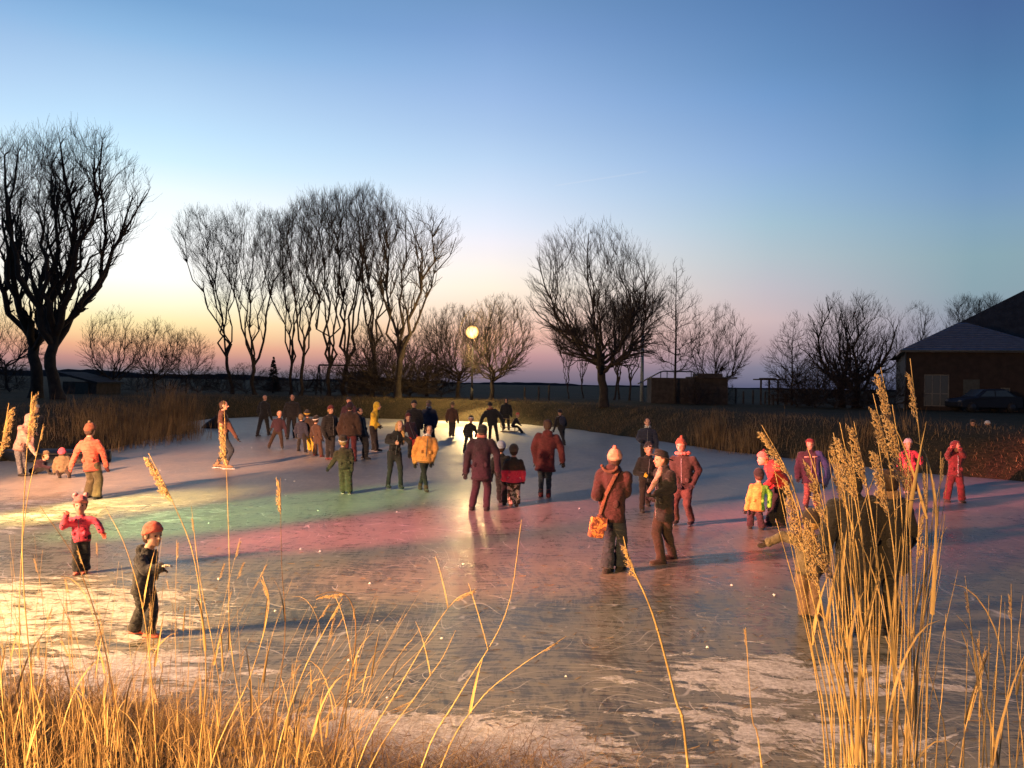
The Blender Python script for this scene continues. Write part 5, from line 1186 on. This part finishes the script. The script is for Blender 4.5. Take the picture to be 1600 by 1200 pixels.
plumes = [plume_mesh(s, 400, .52) for s in range(4)] + [plume_mesh(11, 240, .3), plume_mesh(12, 300, .4)]
def catmull(pts, n):
    P_ = [pts[0] * 2 - pts[1]] + list(pts) + [pts[-1] * 2 - pts[-2]]; out = []
    for i in range(1, len(P_) - 2):
        for k in range(n):
            t = k / n; a, b_, c, d = P_[i - 1], P_[i], P_[i + 1], P_[i + 2]
            out.append(.5 * ((2 * b_) + (c - a) * t + (2 * a - 5 * b_ + 4 * c - d) * t * t + (3 * b_ - a - 3 * c + d) * t ** 3))
    out.append(Vector(pts[-1])); return out
gr = random.Random(21)
def leaf_mesh(L, w, curl, gg):
    n = 6; V = []; Fq = []
    for k in range(n + 1):
        t = k / n; x = L * (t * .16 + .26 * curl * t * t) ; z = L * (t * .97 - .35 * curl * t * t * t); ww = w * (1 - t ** 1.6) * .5 + .0004
        tw = t * .9
        V += [(x, -ww * math.cos(tw), z - ww * math.sin(tw)), (x + .0015, 0, z - ww * .35), (x, ww * math.cos(tw), z + ww * math.sin(tw))]
    for k in range(n):
        o = 3 * k; Fq += [(o, o + 1, o + 4, o + 3), (o + 1, o + 2, o + 5, o + 4)]
    return np_mesh('leaf', np.array(V), np.array(Fq), m_leaf)
leaves = [leaf_mesh(gr.uniform(.18, .36), gr.uniform(.005, .010), c, gr) for c in (.1, .35, .6, .9, 1.1, .2)]
def reed(pix, d, label, group=None, plume=None, thick=.0030, pl=.2, nleaf=2, mat=None, bd=None, dy=0.0):
    """pix: sight points from the frame bottom to the tip; d: distance; the root is carried on down to the bank"""
    k = len(pix); P_ = [atd(px, py, d + dy * i / max(1, k - 1)) for i, (px, py) in enumerate(pix)]
    dr = (P_[0] - P_[1]).normalized(); 
    if dr.z > -.35: dr = Vector((dr.x * .4, dr.y * .4, -1)).normalized()
    L = .3; q = P_[0] + dr * L
    for _ in range(40):
        zg = land1(q.x, q.y)
        if q.z <= max(zg, 0): break
        L += .05; q = P_[0] + Vector((dr.x * .5, dr.y * .5, dr.z)) * L
    if q.z > max(zg, 0): q.z = max(zg, 0)
    root = Vector((q.x, q.y, max(land1(q.x, q.y), 0) - .02))
    if P_[0].z - root.z < .05: P_ = P_[1:] if P_[0].z < root.z else P_
    o = empty('reed', root, label, 'reed', group)
    C = catmull([root] + P_, 5); C = [c - root for c in C]
    n = len(C); rad = [thick * (1 - .65 * i / (n - 1)) for i in range(n)]
    mb = MB(); mb.tube(C, rad, 5)
    tot = sum((C[i + 1] - C[i]).length for i in range(n - 1)); acc = 0; nxt = .18
    for i in range(n - 1):
        acc += (C[i + 1] - C[i]).length
        if acc > nxt and i < n - 3:
            dd = (C[i + 1] - C[i]).normalized(); u = dd.orthogonal().normalized(); v = dd.cross(u); mb.loft([(C[i + 1] - dd * .003, u * rad[i] * 1.35, v * rad[i] * 1.35), (C[i + 1] + dd * .003, u * rad[i] * 1.35, v * rad[i] * 1.35)], 5); nxt += .2
    mb.build('stalk', mat or m_stalk, o)
    if plume is not None:
        tip = C[-1]; acc = 0; i = n - 1
        while i > 1 and acc < pl * .95: acc += (C[i] - C[i - 1]).length; i -= 1
        z = (tip - C[i]).normalized(); x = Vector((z.z * (1 if z.x >= 0 else -1), 0, -abs(z.x) - .05)); x = (x - z * x.dot(z)).normalized(); y = z.cross(x)
        M = Matrix((x, y, z)).transposed().to_4x4(); s_ = pl * 1.05
        po = link('plume', plumes[plume], o); po.matrix_local = Matrix.Translation(C[i]) @ M @ Matrix.Diagonal((s_, s_, s_, 1))
    for q in range(nleaf):
        i = int(n * gr.uniform(.18, .72)); po = link('leaf', leaves[gr.randrange(6)], o); po.location = C[i]
        s_ = gr.uniform(.7, 1.25); po.scale = (s_, s_, s_); po.rotation_euler = (gr.uniform(-.12, .12), gr.uniform(-.1, .12), gr.random() * 6.28)
    return o
PL = [  # right clump: tip, path, plume length (m)
 ([(1400, 1190), (1412, 900), (1400, 700), (1376, 574)], 2.1, 0, .15, 'tall reed in the right clump with its plume just left of the highest one'),
 ([(1412, 1190), (1448, 900), (1440, 720), (1422, 560)], 2.15, 4, .13, 'highest reed of the right clump, its plume before the pavilion wall'),
 ([(1382, 1190), (1400, 900), (1392, 740), (1364, 615)], 2.05, 1, .13, 'reed in the right clump with narrow plume left of the twin highest plumes'),
 ([(1420, 1190), (1424, 900), (1414, 760), (1394, 632)], 2.0, 2, .17, 'reed with the bushiest golden plume near the top of the right clump'),
 ([(1345, 1190), (1352, 920), (1336, 780), (1312, 660)], 2.0, 3, .16, 'reed with bushy plume just right of the man in blue jacket'),
 ([(1330, 1190), (1330, 920), (1322, 790), (1302, 676)], 2.1, 0, .12, 'reed plume touching the bushy one right of the man in blue jacket'),
 ([(1368, 1190), (1374, 920), (1358, 780), (1334, 658)], 2.0, 1, .15, 'reed with slim plume in front of the dark hooded figure, upper one'),
 ([(1395, 1190), (1400, 920), (1388, 800), (1372, 690)], 1.95, 2, .15, 'reed with ragged plume above the brown haired adult'),
 ([(1330, 1195), (1290, 980), (1262, 840), (1232, 742), (1190, 664)], 2.0, 3, .13, 'reed leaning furthest left from the right clump, plume over the woman in red'),
 ([(1322, 1195), (1285, 1000), (1262, 900), (1248, 800), (1236, 742)], 1.9, 0, .17, 'reed with plume hanging over the man in blue, left side of the clump'),
 ([(1345, 1195), (1322, 1000), (1300, 860), (1280, 760), (1262, 700)], 2.05, 5, .16, 'thin reed with loose plume crossing the man in blue jacket'),
 ([(1350, 1195), (1318, 1010), (1300, 900), (1282, 830), (1258, 792)], 1.9, 1, .16, 'reed with drooping plume over the olive snowsuit'),
 ([(1338, 1195), (1298, 1010), (1280, 920), (1272, 850), (1266, 812)], 1.85, 2, .14, 'reed with low plume along the olive snowsuit'),
 ([(1420, 1190), (1440, 960), (1446, 850), (1449, 760), (1448, 722)], 2.0, 4, .09, 'reed with short plume right of the neon pink child'),
 ([(1415, 1190), (1440, 980), (1460, 860), (1468, 770), (1470, 705)], 2.1, 4, .07, 'rightmost thin reed of the tall clump, tip before the red jacketed child'),
 ([(1375, 1190), (1360, 980), (1348, 850), (1338, 760), (1330, 700)], 2.1, 5, .12, 'reed with faint plume in front of the black hood'),
 ([(1420, 1190), (1420, 980), (1422, 850), (1424, 760), (1420, 690)], 2.1, 5, .13, 'reed with brownish plume across the neon pink jacket'),
 ([(1340, 1190), (1345, 980), (1340, 860), (1312, 760), (1302, 730)], 2.1, 5, .09, 'reed with small pale plume left of the black hood'),
 ([(1430, 1190), (1428, 1000), (1434, 850), (1438, 780)], 2.0, 4, .12, 'reed wrapped in a broad golden leaf right of the clump middle'),
]
for (pix, d, plm, pl, lb) in PL: reed(pix, d, lb, None, plm, .0026, pl, 1)
for k in range(40):
    b0 = gr.uniform(1294, 1448); d = gr.uniform(1.8, 2.35); fan = (b0 - 1372) * .6 + gr.gauss(0, 24)
    top = gr.choice([gr.uniform(740, 900), gr.uniform(820, 1050), gr.uniform(700, 800)]); hgt = (1195 - top) / 450
    tx = b0 + fan * hgt + gr.gauss(-10, 10) * hgt
    reed([(b0, 1195), (b0 + (tx - b0) * .4 + gr.gauss(0, 4), 1195 - (1195 - top) * .5), (tx, top)], d, 'plumeless golden reed stalk standing in the dense tall clump at the right', 'plumeless stalks of the tall right clump', None, gr.uniform(.0014, .0024), .1, gr.choice([0, 0, 1, 1]))
# right corner
for k, (bx, tx, ty) in enumerate([(1542, 1508, 900), (1505, 1512, 1000), (1550, 1565, 930), (1560, 1580, 912), (1535, 1545, 930), (1588, 1592, 985), (1530, 1530, 985), (1578, 1570, 940), (1462, 1478, 960), (1500, 1540, 1010), (1600, 1598, 930), (1480, 1440, 1020), (1548, 1556, 1040)]):
    reed([(bx, 1195), ((bx + tx) / 2 + gr.gauss(0, 5), (1195 + ty) / 2), (tx, ty)], gr.uniform(2.1, 2.8), 'thin reed stalk standing apart in the lower right corner', 'thin reed stalks of the lower right corner', 4 if k % 3 == 0 else None, .0024, .07, 1)
for k, (bx, mx, my, tx, ty) in enumerate([(1290, 1275, 1060, 1255, 960), (1190, 1175, 1120, 1165, 980), (1075, 1040, 1010, 975, 840)]):
    lb = ['short thin reed left of the tall clump', 'faint lone reed on the ice between the bent reed and the clump', 'long bright lone reed leaning left in the middle, plume by the woman with the bag'][k]
    reed([(bx, 1197), (mx, my), (tx, ty)] if k < 2 else [(1075, 1197), (1055, 1090), (1020, 960), (985, 880), (974, 838)], 2.2 if k < 2 else 1.9, lb, None, None if k == 0 else (4 if k == 1 else 3), .0024 if k < 2 else .0036, .05 if k == 1 else .09, 0)
# left half: tall thin stems
LT = [([(310, 1195), (322, 1050), (305, 880), (268, 780), (232, 708)], 2.6, 0, .16, 'reed with a pale tufted plume beside the coral jacket'),
 ([(420, 1195), (445, 1000), (440, 880), (438, 745)], 3.2, 5, .13, 'thin reed with a dark plume over the green light'),
 ([(390, 1195), (360, 1000), (358, 860), (350, 626)], 3.4, 0, .17, 'reed whose pale plume covers the girl on pale skates'),
 ([(60, 1195), (36, 900), (40, 740), (50, 612)], 2.6, 1, .15, 'reed plume standing above the pale pink child at the left edge'),
 ([(10, 1195), (-8, 900), (-6, 760), (14, 630)], 2.4, 2, .14, 'reed plume leaning in from the left edge'),
 ([(40, 1195), (30, 980), (40, 800), (68, 662)], 3.0, 4, .06, 'thin reed crossing the sitting group at the left edge'),
 ([(190, 1195), (165, 1020), (120, 880), (62, 790)], 2.6, None, .1, 'dark thin stalk curving left past the spotted jacket'),
 ([(245, 1195), (228, 980), (198, 860), (163, 790)], 2.9, None, .1, 'thin stalk between the spotted jacket and the orange hat'),
 ([(330, 1195), (345, 1090), (312, 900), (299, 790)], 2.9, 4, .05, 'slender stalk right of the orange hatted boy'),
 ([(560, 1195), (620, 1080), (700, 950), (745, 920)], 2.8, 4, .08, 'leaning reed with small plume left of the lamp reflection'),
 ([(660, 1195), (715, 1090), (790, 960), (815, 812)], 2.6, None, .05, 'tall bright thin reed rising right of the lamp reflection'),
 ([(690, 1195), (745, 1100), (800, 1050), (885, 994)], 2.8, 4, .06, 'reed leaning strongly right over the bare grey ice'),
 ([(520, 1195), (548, 1060), (556, 980), (545, 935), (520, 925), (492, 932)], 2.5, 5, .08, 'dark bent over reed drooping left with a brown plume'),
 ([(430, 1195), (470, 1060), (510, 980), (535, 935)], 2.6, 5, .06, 'reed meeting the bent over one with a small brown plume'),
 ([(330, 1195), (390, 1060), (420, 950), (410, 900)], 2.7, 5, .07, 'reed with curled golden plume over the mauve ice'),
 ([(580, 1195), (655, 1080), (690, 1030), (712, 985)], 3.0, None, .07, 'short curved reed below the lamp reflection')]
for (pix, d, plm, pl, lb) in LT: reed(pix, d, lb, None, plm, .0026, pl, 1, m_dark if 'dark' in lb else None)
for k in range(170):
    b0 = gr.uniform(-10, 560) ** 1.0; d = gr.uniform(2.7, 4.6); ty = (gr.uniform(830, 1080) if b0 < 330 else gr.uniform(900, 1110))
    fan = gr.gauss(0, 35) + (b0 - 200) * .16; fan += 70 * gr.random() if b0 > 300 else 0
    tx = b0 + fan
    reed([(b0, 1190), (b0 + fan * .35 + gr.gauss(0, 5), 1190 - (1190 - ty) * .55), (tx, ty)], d, 'thin dry stem rising from the golden grass in the lower left', 'thin dry stems of the lower left bank', (4 if k % 4 == 0 else None), gr.uniform(.0009, .0018), gr.uniform(.04, .09), gr.choice([0, 0, 1, 2]), m_dark if k % 3 == 0 else None)

# ------------------------------------------------------------------ bake the clothing and body surfaces
tex = bpy.data.textures.new('folds', 'CLOUDS'); tex.noise_scale = .09; tex.noise_depth = 2
for (o, vox, sm, disp) in REMESH:
    m_ = o.modifiers.new('r', 'REMESH'); m_.mode = 'VOXEL'; m_.voxel_size = vox; m_.use_smooth_shade = True
    s_ = o.modifiers.new('s', 'SMOOTH'); s_.iterations = sm + 1; s_.factor = .5
    if disp:
        d_ = o.modifiers.new('d', 'DISPLACE'); d_.texture = tex; d_.strength = .030; d_.mid_level = .5; d_.texture_coords = 'GLOBAL'
dg = bpy.context.evaluated_depsgraph_get(); dg.update()
baked = []
for (o, *_r) in REMESH:
    me = bpy.data.meshes.new_from_object(o.evaluated_get(dg), preserve_all_data_layers=False, depsgraph=dg); baked.append(me)
tot = 0
for (o, *_r), me in zip(REMESH, baked):
    o.modifiers.clear(); mt = o.data.materials[0] if o.data.materials else None; o.data = me
    if mt and not me.materials: me.materials.append(mt)
    me.polygons.foreach_set('use_smooth', [True] * len(me.polygons)); tot += len(me.polygons)
print('remeshed quads', tot, 'objects', len(bpy.data.objects))

print('tris', sum((len(o.data.loops) - 2 * len(o.data.polygons)) for o in bpy.data.objects if o.type == 'MESH'))
